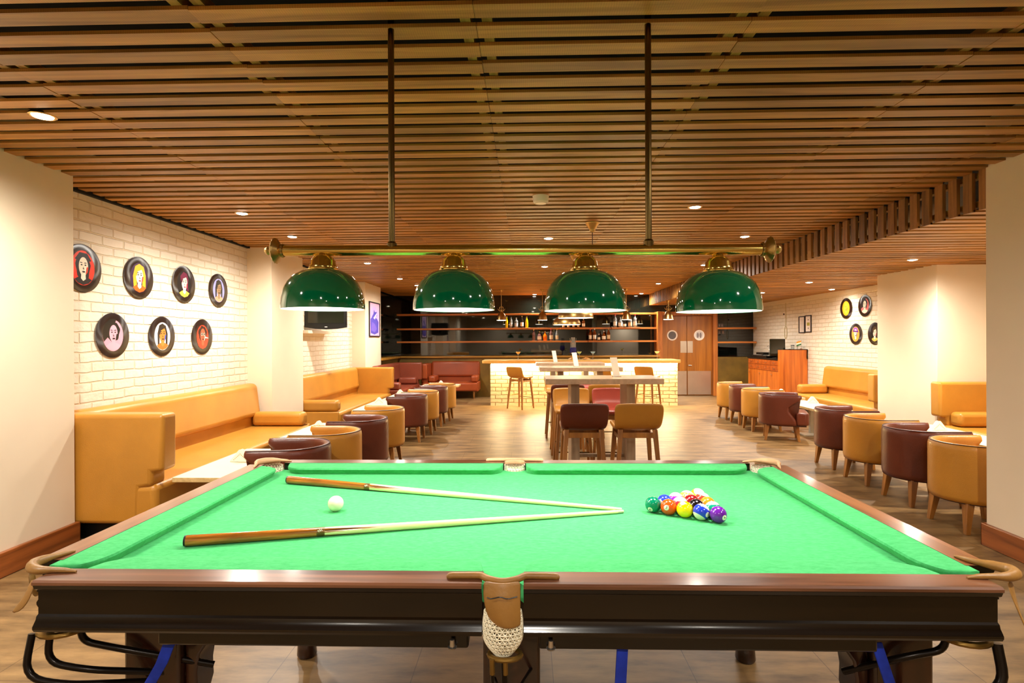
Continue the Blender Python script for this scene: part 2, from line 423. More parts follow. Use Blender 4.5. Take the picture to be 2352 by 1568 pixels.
b = B(); bx(b, 3.33, 3.38, 3.9, 14.85, 2.45, 2.49); bx(b, 3.33, 3.38, 3.9, 14.85, 2.66, 2.70)
for x in lc[1:3]: bx(b, x-.06, x-.02, 3.9, 14.85, 2.4275, 2.47); bx(b, x+.02, x+.06, 3.9, 14.85, 2.4275, 2.47)
struct('trim_5', b, M['joist'])
b = B(); bx(b, WL, WL+.04, 3.97, 12.5, 2.688, 2.72); struct('gap_shade', b, M['void'])  # black strip standing in for the shaded gap between slat ends and wall
b = B(); bx(b, WR-.03, WR, 8.26, 14.8, 2.33, 2.41); struct('trim_7', b, M['plaster'])
# ducts above the low ceiling edge
t = thing('air_duct', 'silver air duct above the upright slats of the dropped ceiling', 'duct', (4.0, 6.2, 2.74))
b = B(); tube(b, [(0, -1.1, 0), (0, 1.2, 0)], .17, 20); obj('pipe', b, M['steel'], t)
t.location = (3.9, 6.2, 2.76)
b = B(); tube(b, [(-.5, .5, 0), (-.35, .5, .25)], .01, 8); obj('hanger', b, M['blackmetal'], t)

# ------------------------------------------------------------------ lights
def spot(parent, loc, energy, size=3.0, blend=1., rad=.05, col=(1, .935, .83)):
    l = bpy.data.lights.new('bulb', 'SPOT'); l.energy = energy; l.spot_size = size; l.spot_blend = blend; l.shadow_soft_size = rad; l.color = col
    o = bpy.data.objects.new('bulb', l); C.objects.link(o); o.parent = parent; o.location = loc; return o
dl = thing('downlight', '', 'downlight', (0, 0, 0))
b = B(); lathe(b, [(.046, .012), (.06, .012), (.064, 0), (.056, -.004), (.046, 0)], 24); obj('trim_ring', b, M['brass_ant'], dl)
b = B(); lathe(b, [(0, -.009), (.03, -.008), (.047, -.003), (.047, .01), (0, .01)], 20); obj('lens', b, M['glow_warm'], dl)
LG = 'recessed downlights in the slatted ceiling'
DLS = [(-2.60, 2.9, 2.698, 110, 'bright downlight nearest the cream pillar at the left edge'),
 (-2.70, 5.17, 2.698, 100, 'bright downlight above the left wall of picture discs'),
 (-2.72, 6.34, 2.698, 100, 'bright downlight just above the left end of the brass lamp bar'),
 (-2.48, 8.55, 2.698, 115, 'downlight above the sofa under the wall television'),
 (-2.48, 10.74, 2.698, 115, 'downlight near the framed violet poster, the nearer of two'),
 (-2.40, 12.03, 2.698, 100, 'small starry downlight touching the second green lampshade'),
 (.22, 14.60, 2.698, 110, 'downlight in front of the back mirror, left of the third green shade'),
 (3.02, 14.55, 2.698, 110, 'downlight in front of the back mirror beside the end of the dropped ceiling'),
 (2.90, 9.07, 2.698, 115, 'downlight beside the brass cap of the fourth green lampshade'),
 (1.555, 5.11, 2.698, 20, 'dim downlight right of the right lamp rod'),
 (.268, 6.60, 2.698, 30, 'dim downlight left of the pendant ceiling rose'),
 (1.54, 7.82, 2.698, 50, 'dim downlight peeking under the brass bar right of the third shade'),
 (.304, 9.12, 2.698, 50, 'dim downlight under the brass bar left of the third shade'),
 (2.59, 6.60, 2.698, 16, 'dim downlight left of the right end of the brass bar'),
 (2.86, 12.02, 2.698, 100, 'dim downlight left of the fourth green lampshade, far back'),
 (4.69, 11.1, 2.408, 105, 'bright low downlight at the right edge of the fourth green shade'),
 (4.54, 6.60, 2.408, 130, 'bright downlight in the dropped ceiling above the cream column'),
 (4.62, 9.13, 2.408, 105, 'downlight in the dropped ceiling between two brighter ones'),
 (5.70, 10.44, 2.408, 26, 'downlight close to the right brick wall above its picture discs'),
 (5.72, 8.8, 2.408, 26, 'downlight at the right brick wall next to the cream column'),
 (4.54, 4.55, 2.408, 130, None), (-2.3, .5, 2.698, 110, None), (0, -1.0, 2.698, 120, None), (1.9, .6, 2.698, 90, None), (2.45, 2.0, 2.698, 55, None), (-1.6, -2.3, 2.698, 45, None), (1.6, -2.3, 2.698, 45, None), (-1.2, 8.5, 2.698, 0, None), (4.6, 13.2, 2.408, 110, None)]  # entries without a label are unseen downlights added for fill light
first = True
for x, y, z, e, lab in DLS:
    if e == 0: continue
    if lab is None: lab = 'added unseen downlight in the slatted ceiling, for fill light'
    if first: d = dl; d.location = (x, y, z); d['label'] = lab; d['group'] = LG; first = False
    else: d = dup(dl, (x, y, z), None, lab, LG)
    spot(d, (0, 0, -.03), e)

# smoke detector
t = thing('smoke_detector', 'round white smoke detector on the slatted ceiling between the lamp rods', 'smoke detector', (.125, 4.67, 2.70))
b = B(); lathe(b, [(0, -.062), (.05, -.062), (.064, -.05), (.068, -.012), (.07, 0), (0, 0)], 28); obj('housing', b, M['whitepl'], t)
b = B(); lathe(b, [(.044, -.064), (.05, -.064), (.05, -.06), (.044, -.06)], 28); obj('sensor_ring', b, M['grey_metal'], t)

# ------------------------------------------------------------------ pool table lamp
t = thing('billiard_lamp', 'long brass lamp bar with four green dome shades above the pool table', 'lamp', (-.026, 2.15, 1.605))
LX, LY, LZ = -.026, 2.15, 1.605
b = B(); tube(b, [(-.955, LY, 1.838), (.905, LY, 1.826)], .0215, 20); obj('bar', b, M['brass'], t, world=True)
for x in (-.527, .475):
    b = B(); tube(b, [(x, LY, 1.845), (x, LY, 3.05)], .0125, 12); lathe(b, [(.018, 1.83), (.02, 1.862), (.013, 1.87)], 14, (x, LY, 0)); obj('rod', b, M['brass_rod'], t, world=True)
for sx, x, z in ((-1, -.955, 1.838), (1, .905, 1.826)):
    b = B(); lathe(b, [(.024, 0), (.028, .006), (.022, .014), (.047, .03), (.05, .034), (.04, .042), (.016, .046), (.012, .056), (.017, .064), (.012, .074), (.001, .08)], 32, (x, LY, z), axis='X', flute=.035)
    if sx < 0:
        for v in b.verts: v.co.x = 2*x-v.co.x
    obj('finial', b, M['brass_ant'], t, world=True)
for i, x in enumerate((-.80, -.283, .228, .741)):
    z0 = 1.606-.006*i
    b = B(); lathe(b, [(.159, 0), (.1595, .012), (.157, .04), (.149, .075), (.134, .105), (.112, .13), (.085, .147), (.05, .157), (.046, .153), (.083, .142), (.11, .125), (.131, .102), (.146, .073), (.154, .04), (.156, .012), (.156, 0)], 56, (x, LY, z0))
    s = obj('lamp_shade', b, M['shade'], t, world=True, sharp=60)
    b = B(); lathe(b, [(.1555, .001), (.1555, .012), (.153, .04), (.145, .073), (.13, .101), (.109, .124), (.08, .14), (.002, .15)], 48, (x, LY, z0))
    obj('lining', b, M['shade_in'], s).location = -Vector((LX, LY, LZ))
    b = B(); lathe(b, [(0, .05), (.125, .05), (.125, .056), (0, .056)], 48, (x, LY, z0))
    obj('light_disc', b, M['glow_cool'], s).location = -Vector((LX, LY, LZ))
    b = B(); lathe(b, [(.056, .15), (.058, .158), (.053, .162), (.053, .17), (.05, .174), (.047, .19), (.036, .206), (.02, .214), (.018, .222)], 32, (x, LY, z0))
    obj('brass_cap', b, M['brass'], t, world=True)

# ------------------------------------------------------------------ pool table
X0, X1, Y0, Y1, ZT, ZB = -1.361, 1.237, 1.352, 2.772, .88, .845
CX, CY = (X0+X1)/2, (Y0+Y1)/2
pt = thing('pool_table', 'green cloth pool table with dark mahogany rails and leather net pockets', 'pool table', (CX, CY, 0))
MW = .052      # half width of the middle pocket mouth
b = B(); poly = []
xa, xb, ya, yb_ = X0+.07, X1-.07, Y0+.07, Y1-.07
def notch(cx_, cy_, r_, a0, a1): return [(cx_+r_*cos(a0+(a1-a0)*k/10), cy_+r_*sin(a0+(a1-a0)*k/10)) for k in range(11)]
poly += notch(xa+.025, ya+.02, .062, pi*.72, -pi*.22)+notch((X0+X1)/2, ya-.018, .056, pi*.86, pi*.14)+notch(xb-.025, ya+.02, .062, pi*1.22, pi*.28)
poly += notch(xb-.025, yb_-.02, .062, -pi*.28, -pi*1.22)+notch((X0+X1)/2, yb_+.018, .056, -pi*.14, -pi*.86)+notch(xa+.025, yb_-.02, .062, pi*.22, -pi*.72)
prism(b, poly, .80, ZB); obj('bed_cloth', b, M['cloth'], pt, world=True)
# rail with moulded apron: profile (outward, z), extruded along the rail
RP = [(.078, ZT), (.006, ZT), (0, ZT-.004), (0, ZT-.011), (.004, ZT-.014), (.008, ZT-.024), (.016, ZT-.03), (.016, ZT-.034), (.02, ZT-.036), (.02, ZT-.092), (.014, ZT-.096), (.012, ZT-.104), (.006, ZT-.112), (.002, ZT-.118), (.002, ZT-.124), (.006, ZT-.131), (.06, ZT-.131), (.078, ZT-.05)]
def rail(side, a, c, mat):
    b = B()
    if side == 'front': prism(b, [(Y0+o, z) for o, z in RP], a, c, 'YZ')
    if side == 'back': prism(b, [(Y1-o, z) for o, z in RP], a, c, 'YZ')
    if side == 'left': prism(b, [(X0+o, z) for o, z in RP], a, c, 'XZ')
    if side == 'right': prism(b, [(X1-o, z) for o, z in RP], a, c, 'XZ')
    mi = 1
    for f in b.faces:
        zc = f.calc_center_median().z
        f.material_index = 0 if zc > ZT-.012 and f.normal.z > -2 and len(f.verts) == 4 else 1
    o = obj('rail', b, [mat, M['mahog_dk']], pt, world=True, sharp=25); return o
CKX, CKY = .112, .135     # rail ends short of the corner
for a, c in ((X0+CKX, CX-MW), (CX+MW, X1-CKX+.02)):
    rail('front', a, c, M['mahog']); rail('back', max(a, X0+.16), min(c, X1-.16), M['mahog'])
rail('left', Y0+CKY, Y1-CKY+.02, M['mahog_y']); rail('right', Y0+CKY, Y1-CKY+.02, M['mahog_y'])
# cushions: nose bar of cloth with ends curving away into the pockets
def cushion(fn, L, e0, e1):
    """fn(s, out, z): s along, out from the rail inner edge towards the bed"""
    b = B(); W = .105
    ss = []
    n = 10
    for k in range(n+1): ss.append(e0*k/n)
    for k in range(n+1): ss.append(L-e1+e1*k/n)
    rings = []
    for s in ss:
        q = 0.
        if s < e0: q = 1-math.sqrt(max(0, 1-(1-s/e0)**2))
        if s > L-e1: q = 1-math.sqrt(max(0, 1-(1-(L-s)/e1)**2))
        w = W-q*(W-.012)*.86
        prof = [(-.004, ZT-.001), (w*.35, ZT-.0005), (w*.8, ZT-.002), (w*.97, ZT-.005), (w, ZT-.011), (w*.97, ZT-.017), (w-.016, ZB+.002), (w-.02, ZB-.01), (-.004, ZB-.01)]
        rings.append([b.verts.new(fn(s, o, z)) for o, z in prof])
    m = len(rings[0])
    for a, c in zip(rings, rings[1:]):
        for k in range(m): b.faces.new((a[k], a[(k+1) % m], c[(k+1) % m], c[k]))
    b.faces.new(rings[0]); b.faces.new(rings[-1][::-1])
    return obj('cushion', b, M['cloth'], pt, world=True, sharp=50)
RI = .075
for a, c in ((X0+.192, CX-MW-.004), (CX+MW+.004, X1-.185)):
    lft = a < CX-.5
    cushion(lambda s, o, z, a=a: (a+s, Y0+RI+o, z), c-a, .11 if lft else .06, .06 if lft else .11)
    cushion(lambda s, o, z, a=a: (a+s, Y1-RI-o, z), c-a, .11 if lft else .06, .06 if lft else .11)
LY0, LY1 = Y0+CKY-.035, Y1-CKY-.01
cushion(lambda s, o, z: (X0+RI+o, LY0+s, z), LY1-LY0, .11, .09)
cushion(lambda s, o, z: (X1-RI-o, LY0+s, z), LY1-LY0, .11, .09)
# underframe and legs
b = B()
for a, c in ((X0+.40, CX-.09), (CX+.09, X1-.36)):
    bx(b, a, c, Y0+.05, Y0+.10, .693, .752); bx(b, a, c, Y1-.10, Y1-.05, .693, .752)
bx(b, X0+.12, X0+.17, Y0+.14, Y1-.14, .70, .752); bx(b, X1-.17, X1-.12, Y0+.14, Y1-.14, .70, .752)
bx(b, X0+.17, X1-.17, Y0+.12, Y1-.12, .752, .80)
obj('frame', b, M['mahog_dk'], pt, world=True, bevel=.006)
for x in (-1.043, -.045, 1.005):
    for y, yy in ((Y0+.215, 0), (Y1-.2, 1)):
        b = B(); bx(b, x-.078, x+.078, y-.07, y+.07, .44, .752)
        leg = obj('leg', b, M['mahog_leg'], pt, world=True, bevel=.008)
        b = B(); lathe(b, [(.068, .44), (.075, .43), (.06, .415), (.05, .40), (.07, .375), (.082, .33), (.078, .27), (.06, .2), (.042, .13), (.034, .1)], 24, (x, y, 0))
        obj('turned_shaft', b, M['mahog_leg'], leg).location = -pt.location
        b = B(); lathe(b, [(.036, .075), (.04, .082), (.04, .098), (.034, .104)], 20, (x, y, 0)); obj('foot_ring', b, M['brassdull'], leg).location = -pt.location
        b = B(); lathe(b, [(.034, .078), (.042, .05), (.045, .01), (.04, 0)], 20, (x, y, 0)); obj('foot', b, M['mahog_leg'], leg).location = -pt.location
        if x < -1 or x > .5:   # scrolled bracket on the inner side of the leg
            sx = 1 if x < 0 else -1
            b = B(); pr = [(0, .752), (.075, .74), (.078, .69), (.068, .64), (.04, .60), (.032, .55), (.034, .50), (.02, .45), (0, .44)]
            prism(b, [(x+sx*(.078+o), z) for o, z in pr], y-.045, y+.045, 'XZ'); obj('bracket', b, M['mahog_leg'], leg, bevel=.006).location = -pt.location
# bolts under the frame at the middle
for x in (CX-.13, CX+.12):
    b = B(); lathe(b, [(.010, 0), (.012, .004), (.007, .006), (.006, .022), (0, .024)], 12, (x, Y0+.04, .70)); obj('bolt', b, M['steel'], pt, world=True)
# pockets
def net_cup(c, r, z0, z1, sq=1.0, seg=18, rows=8):
    b = B(); rings = []
    for i in range(rows+1):
        t_ = i/rows; rr = r*(1+.1*sin(t_*pi))*(1 if t_ < .5 else 1-((t_-.5)/.5)**2*.55); z = z0+(z1-z0)*t_
        rings.append([b.verts.new((c[0]+rr*cos(2*pi*(k+.5*(i % 2))/seg), c[1]+sq*rr*sin(2*pi*(k+.5*(i % 2))/seg), z)) for k in range(seg)])
    for i, (p, q) in enumerate(zip(rings, rings[1:])):
        for k in range(seg):
            k2 = (k+1) % seg
            if i % 2 == 0:
                b.faces.new((p[k], p[k2], q[k])); b.faces.new((p[k2], q[k2], q[k]))
            else:
                b.faces.new((p[k], q[k2], q[k])); b.faces.new((p[k], p[k2], q[k2]))
    return b
def strap_sheet(rows, mat, par, solid=.004):
    b = B(); g = [[b.verts.new(p) for p in r] for r in rows]
    for p, q in zip(g, g[1:]):
        for k in range(len(p)-1): b.faces.new((p[k], p[k+1], q[k+1], q[k]))
    return obj('leather_flap', b, mat, par, solid=solid, sub=1)
def pocket_root(iron, mat, rad):
    b = B(); tube(b, iron, rad, 12); o = obj('pocket', b, mat, pt, world=True); return o
ptv = pt.location
def sub(o): o.location = -ptv; return o
def corner(sx, sy, mat):
    ex = X0 if sx < 0 else X1; ey = Y0 if sy < 0 else Y1
    ix, iy = -sx, -sy
    d_ = .045 if (sx > 0 and sy < 0) else 0     # the near right iron bulges further out
    p = [(ex+ix*(.185-d_), ey+iy*.052, ZT+.003), (ex+ix*(.16-d_), ey+iy*.052, ZT+.006), (ex+ix*(.125-d_), ey+iy*.05, ZT+.008), (ex+ix*(.09-d_), ey+iy*.045, ZT+.008), (ex+ix*(.055-d_), ey+iy*.062, ZT+.008), (ex+ix*(.036-d_*.8), ey+iy*.09, ZT+.008), (ex+ix*(.04-d_*.4), ey+iy*.118, ZT+.008), (ex+ix*.05, ey+iy*.14, ZT+.008), (ex+ix*.058, ey+iy*.165, ZT+.006), (ex+ix*.064, ey+iy*.192, ZT+.003)]
    r = [.003, .0065, .0075, .0115, .014, .014, .012, .0075, .0065, .003]
    q = []; rr = []
    for i in range(len(p)-1):
        for k in range(4):
            t_ = k/4; q.append(tuple(Vector(p[i]).lerp(Vector(p[i+1]), t_))); rr.append(r[i]*(1-t_)+r[i+1]*t_)
    q.append(p[-1]); rr.append(r[-1])
    for _ in range(3):
        q = [q[0]]+[tuple((Vector(q[i-1])+Vector(q[i])*2+Vector(q[i+1]))/4) for i in range(1, len(q)-1)]+[q[-1]]
    o = pocket_root(q, mat, rr)
    cxp, cyp = ex+ix*(.115 if sy < 0 else .095), ey+iy*(.095 if sy < 0 else .085)
    sub(obj('net', net_cup((cxp, cyp), .038 if sy < 0 else .056, ZT-.04 if sy < 0 else ZT-.014, ZT-.15, 1.0, 24, 10), M['net'], o, wire=.0035))
    return o, ex, ey, ix, iy, cxp, cyp
for sx in (-1, 1):
    o, ex, ey, ix, iy, cxp, cyp = corner(sx, -1, M['pocket'])
    # hanging leather flaps
    if sx < 0:
        sub(strap_sheet([[(ex+.045, ey+.06, ZT-.002), (ex+.04, ey+.09, ZT-.002)], [(ex+.05, ey+.06, ZT-.03), (ex+.042, ey+.09, ZT-.03)], [(ex+.056, ey+.06, ZT-.06), (ex+.05, ey+.09, ZT-.062)], [(ex+.066, ey+.06, ZT-.07), (ex+.062, ey+.08, ZT-.074)]], M['pocket'], o))
        sub(strap_sheet([[(ex+.105, ey+.025, ZT-.006), (ex+.08, ey+.035, ZT-.006)], [(ex+.105, ey+.012, ZT-.035), (ex+.08, ey+.02, ZT-.035)], [(ex+.098, ey+.006, ZT-.06), (ex+.072, ey+.012, ZT-.058)], [(ex+.082, ey+.0, ZT-.08), (ex+.05, ey+.0, ZT-.085)]], M['pocket'], o))
    else:
        sub(strap_sheet([[(ex-.045, ey+.055, ZT-.006), (ex-.008, ey+.075, ZT-.006)], [(ex-.043, ey+.04, ZT-.04), (ex-.006, ey+.07, ZT-.045)], [(ex-.03, ey+.03, ZT-.08), (ex-.006, ey+.06, ZT-.085)], [(ex-.018, ey+.022, ZT-.122), (ex-.010, ey+.03, ZT-.122)]], M['pocket'], o))
    # ring and ball rails under the pocket
    b = B(); rx, ry = ex+ix*.135, ey+.065
    rc = [(rx+.052*cos(a*pi/8), ry+.04*sin(a*pi/8), .728) for a in range(17)]
    tube(b, rc, .0085, 8, caps=False); obj('pocket_ring', b, M['brassdull'], pt, world=True)
    for (dx, dy, dz, zz) in ((-.012, -.052, .0, .62), (.02, -.02, 0, .64), (.07, .035, 0, .665))[:(3 if sx < 0 else 3)]:
        if sx > 0 and dx == .02: continue
        xs = rx+ix*(dx-.04)
        b = B(); tube(b, arcpts([(xs, ry+dy*.6, .73), (xs-ix*.004, ry+dy, zz+.01), (xs+ix*.09, ry+dy+.012, zz-.016), (xs+ix*(.30 if sx < 0 else .2), ry+.13, zz-.105)], .06), .0088 if sx < 0 else .012 if dx < 0 else .009, 10)
        obj('ball_rail', b, M['blackmetal'], pt, world=True)
    o, ex, ey, ix, iy, cxp, cyp = corner(sx, 1, M['pocket_p'])
    # pale leather collar and inner net seen over the cloth
    rows = []
    for k in range(10):
        a = -pi*.12+k*pi*.74/9
        x = cxp-ix*.062*sin(a); y = cyp-iy*.062*cos(a)
        rows.append([(x, y, ZT+.007), (x, y, ZT-.008), (x+ix*.004*sin(a), y, ZT-.022)])
    sub(strap_sheet(rows, M['pocket_p'], o, .005))
for sy, mat in ((-1, M['pocket']), (1, M['pocket_p'])):
    ey = Y0 if sy < 0 else Y1; iy = -sy
    q = arcpts([(CX-.142, ey+iy*.034, ZT+.004), (CX-.13, ey+iy*.034, ZT+.007), (CX-.054, ey+iy*.034, ZT+.008), (CX-.04, ey+iy*.02, ZT+.006), (CX, ey+iy*.006, ZT+.003), (CX+.04, ey+iy*.02, ZT+.006), (CX+.054, ey+iy*.034, ZT+.008), (CX+.13, ey+iy*.034, ZT+.007), (CX+.142, ey+iy*.034, ZT+.004)], .03, 4)
    o = pocket_root(q, mat, [.004 if i in (0, len(q)-1) else .0085 for i in range(len(q))])
    ny = ey+iy*.035
    zl = ZT-.10
    if sy < 0:
        rows = []
        for k, z in enumerate((ZT+.006, ZT-.012, ZT-.03, ZT-.06, ZT-.085, ZT-.098)):
            l = CX-.048+(.0 if k < 3 else (.006, .016, .03)[k-3]); r_ = CX+.045
            rows.append([(l+(r_-l)*j/6, ey+.012-.016*sin(pi*j/6)-(0, .006, .014, .018, .018, .018)[k], z) for j in range(7)])
        sub(strap_sheet(rows, M['pocket'], o, .004))
        b = B(); tube(b, [(CX-.037+.074*j/8, ey-.0215-.001*(j % 2)+.003*abs(j-4)/4, ZT-.023-.0025*sin(j*1.4)) for j in range(9)], .0013, 6); sub(obj('stitching', b, M['black'], o))
        sub(obj('net', net_cup((CX+.0, ny-.02), .046, ZT-.07, ZT-.178, .62, 24, 11), M['net'], o, wire=.003))
        b = B(); rc = [(CX+.005+.04*cos(a*pi/8), ny-.02+.026*sin(a*pi/8), .70) for a in range(17)]
        tube(b, rc, .0065, 8, caps=False); obj('pocket_ring', b, M['brassdull'], pt, world=True)
        for dx, end in ((-.026, (-.02, .3)), (.0, (.22, .12)), (.006, (.05, .5))):
            b = B(); tube(b, arcpts([(CX+dx, ny-.044, .70), (CX+dx+.002, ny-.044, .63), (CX+dx+.02, ny-.03, .60), (CX+dx+end[0]+.02, ny-.02+end[1]*.3, .585)], .03), .0045, 8); obj('ball_rail', b, M['blackmetal'], pt, world=True)
        for dx in (-.026, .006):
            b = B(); tube(b, [(CX+dx, ny-.044, .702), (CX+dx+.001, ny-.044, .665)], .0068, 10); obj('rail_socket', b, M['brassdull'], pt, world=True)
    else:
        rows = [[(CX-.05+.1*j/6, ey-.006-.02*(1-abs(j-3)/3)*0+.012*sin(pi*j/6)-.03, z) for j in range(7)] for z in (ZT+.004, ZT-.006, ZT-.016)]
        sub(strap_sheet(rows, M['pocket_p'], o, .004))
        sub(obj('net', net_cup((CX, ny-.02), .05, ZT-.014, ZT-.15, .9, 22, 9), M['net'], o, wire=.004))
# net faces seen at the far corners
# blue straps tied under the frame
for pts in ([(-.945, 1.435, .70), (-.97, 1.43, .63), (-1.005, 1.43, .57)], [(.245, 1.425, .70), (.238, 1.42, .6), (.235, 1.43, .47)], [(.895, 1.435, .70), (.925, 1.43, .6), (.955, 1.43, .48)]):
    b = B()
    g = [[b.verts.new((p[0]-.015, p[1], p[2])), b.verts.new((p[0]+.015, p[1]+.006, p[2]))] for p in pts]
    for p, q in zip(g, g[1:]): b.faces.new((p[0], p[1], q[1], q[0]))
    s = obj('blue_strap', b, M['blue'], pt, world=True, solid=.006, bevel=.002); s['label'] = 'blue fabric strap'

# ------------------------------------------------------------------ balls
BR = .0286
def number_mesh(txt, col_m, par, rot, spin=0.):
    cu = bpy.data.curves.new('num', 'FONT'); cu.body = txt; cu.size = .0135 if len(txt) > 1 else .015; cu.align_x = 'CENTER'; cu.align_y = 'CENTER'
    tmp = bpy.data.objects.new('num', cu); C.objects.link(tmp)
    dg = bpy.context.evaluated_depsgraph_get(); me = bpy.data.meshes.new_from_object(tmp.evaluated_get(dg))
    bpy.data.objects.remove(tmp)
    b = B(); b.from_mesh(me); bpy.data.meshes.remove(me)
    bmesh.ops.triangulate(b, faces=b.faces)
    r = BR+.0006
    for v in b.verts:
        x, y = v.co.x, v.co.y; v.co = Vector((x, y, math.sqrt(max(0, r*r-x*x-y*y))))
    for f in b.faces: f.material_index = 1
    # white spot cap below it
    r2 = BR+.0003; n = 20; ctr = b.verts.new((0, 0, r2)); prev = [ctr]*n
    for k in range(1, 4):
        a = .33*k/3; ring = [b.verts.new((r2*sin(a)*cos(2*pi*j/n), r2*sin(a)*sin(2*pi*j/n), r2*cos(a))) for j in range(n)]
        for j in range(n):
            if k == 1: b.faces.new((ctr, ring[j], ring[(j+1) % n]))
            else: b.faces.new((prev[j], ring[j], ring[(j+1) % n], prev[(j+1) % n]))
        prev = ring
    o = obj('number_spot', b, [M['spot'], M['numink']], par, smooth=True)
    o.rotation_euler = rot.to_euler(); return o
BC = {1: (244, 206, 0), 2: (40, 60, 190), 3: (226, 78, 16), 4: (104, 30, 150), 5: (238, 128, 30), 6: (0, 120, 84), 7: (130, 20, 24), 8: (22, 14, 16)}
for k, v in list(BC.items()):
    M['ball%d' % k] = plain('ball_solid_%d' % k, srgb(*v), .14, var=0, coat=.15)
for k in range(9, 16):
    M['ball%d' % k] = stripe_mat('ball_stripe_%d' % k, srgb(*{9: (246, 214, 20), 10: (32, 56, 190), 11: (204, 34, 50), 12: (150, 34, 170), 13: (242, 160, 70), 14: (10, 140, 110), 15: (160, 60, 40)}[k]))
RACK = [[6, 3, 1, 10, 4], [2, 11, 8, 14], [12, 7, 5], [13, 15], [9]]
WHERE = {6: 'green ball with a number spot low on its left, left tip of the rack', 3: 'orange red ball with number three between the green and yellow balls',
 1: 'plain yellow ball in the middle of the front row of the rack', 10: 'blue striped white ball beside the purple ball', 4: 'purple ball with number four, right front corner of the rack',
 2: 'pale blue ball right behind the green ball of the rack', 11: 'red striped ball behind the orange ball, left of the black one', 8: 'black ball in the middle of the rack',
 14: 'green striped ball behind the purple ball', 12: 'purple striped ball third along the far side of the rack', 7: 'dark red ball in the middle of the rack behind the red striped one',
 5: 'orange ball behind the green striped one', 13: 'peach striped ball fourth along the far side of the rack', 15: 'brown striped ball next to the far corner ball', 9: 'yellow striped ball at the far corner of the rack'}
# direction of the number spot in world space for each ball (towards the camera unless turned)
SPOT = {6: (-.55, -.75, -.45), 3: (-.5, -.85, .15), 1: (-.35, -.3, .9), 10: (.55, -.82, -.05), 4: (.45, -.9, -.12), 2: (-.75, -.62, .2), 11: (.9, .3, .2), 8: (-.9, -.3, .1), 14: (-.1, -.75, .65), 12: (.3, .9, .2), 7: (-.6, .8, .1), 5: (.8, .5, -.2), 13: (-.2, -.85, .5), 15: (.2, -.7, .7), 9: (.1, -.2, -.95)}
AX = {10: (.55, .25, .8), 14: (0, .3, .95), 12: (0, .2, .98), 13: (.2, .4, .9), 9: (.3, -.5, .8), 11: (0, .1, 1), 15: (.3, .2, .9)}
D = 2*BR+.0003
for r, row in enumerate(RACK):
    for i, n in enumerate(row):
        x = .463+(i+r)*D*cos(pi/6); y = 2.042+(r-i)*D*.5
        b = B(); ball_mesh(b, BR)
        o = obj('pool_ball', b, M['ball%d' % n]); tag(o, WHERE[n], 'ball', 'racked pool balls')
        o.location = (x, y, ZB+BR)
        d = Vector(SPOT[n]).normalized()
        if n in AX:
            ax = Vector(AX[n]).normalized(); d = (d-ax*d.dot(ax)).normalized(); rotm = Matrix((d.cross(ax)*-1, d, ax)).transposed()
            rotm = Matrix((d, ax.cross(d), ax)).transposed(); o.rotation_euler = rotm.to_euler()
            loc = rotm.inverted() @ d
        else: loc = d
        q = loc.to_track_quat('Z', 'Y'); q = q @ __import__('mathutils').Quaternion((0, 0, 1), {3: -.4, 4: .9, 10: .6, 6: -.5}.get(n, 0))
        number_mesh(str(n), M['numink'], o, q)
b = B(); ball_mesh(b, BR, u=40, v=24); o = obj('cue_ball', b, M['ball_white']); tag(o, 'plain white cue ball between the two cues', 'ball'); o.location = (-.716, 2.04, ZB+BR)
# ------------------------------------------------------------------ cues
def cue(label, butt, tip, over=0.):
    bv, tv = Vector(butt), Vector(tip); L = (tv-bv).length; ang = math.atan2(tv.y-bv.y, tv.x-bv.x)
    t = thing('pool_cue', label, 'cue', (bv.x, bv.y, ZB), ang, 'pool cues')
    R0, R1 = .0172, .0062
    def rad(s): return R0+(R1-R0)*s
    def zc(s): return rad(s)+.0004+over*s
    def seg(name, s0, s1, mat, k=1., n=6):
        b = B(); ps = []; rs = []
        for j in range(n+1):
            s = s0+(s1-s0)*j/n; ps.append((s*L, 0, zc(s))); rs.append(rad(s)*k)
        tube(b, ps, rs, 20); return obj(name, b, mat, t)
    seg('butt', .004, .272, M['butt']); seg('butt_cap', 0, .006, M['black'], .96, 2)
    ringo = seg('ring', .268, .285, M['ring'], 1.02, 2); seg('shaft', .284, .985, M['maple'], 1., 10); seg('tip', .984, 1, M['leather_tip'], .9, 2)
    # dark points running from the ring into the shaft
    b = B()
    for a in (.9, 2.6, 4.2, 5.6):
        g = []
        for j in range(9):
            u = j/8; s = .285+(.12)*u; w = .5*(1-u); r_ = rad(s)+.0003
            g.append([b.verts.new((s*L, r_*cos(a+k*w), zc(s)+r_*sin(a+k*w))) for k in (-1, 0, 1)])
        for p, q in zip(g, g[1:]):
            for k in range(2): b.faces.new((p[k], p[k+1], q[k+1], q[k]))
    obj('inlay', b, M['butt'], t)
    # white squiggle of a signature on the ring
    b = B(); r_ = rad(.276)+.0008
    pts = [(.2705*L+.011*L*.9*j/14, -r_*cos(.05+.9*sin(j*1.3)*.4-.3+j*.03), zc(.276)+r_*sin(.05+.9*sin(j*1.3)*.4+.4+j*.03)) for j in range(15)]
    tube(b, pts, .0007, 5); obj('signature_mark', b, M['whitepl'], ringo)
    return t
cue('pool cue lying along the far side, its butt near the far left pocket', (-1.07, 2.434), (.350, 2.052))
cue('pool cue lying nearer the camera with its dark streaked butt at lower left', (-1.064, 1.681), (.352, 2.030))

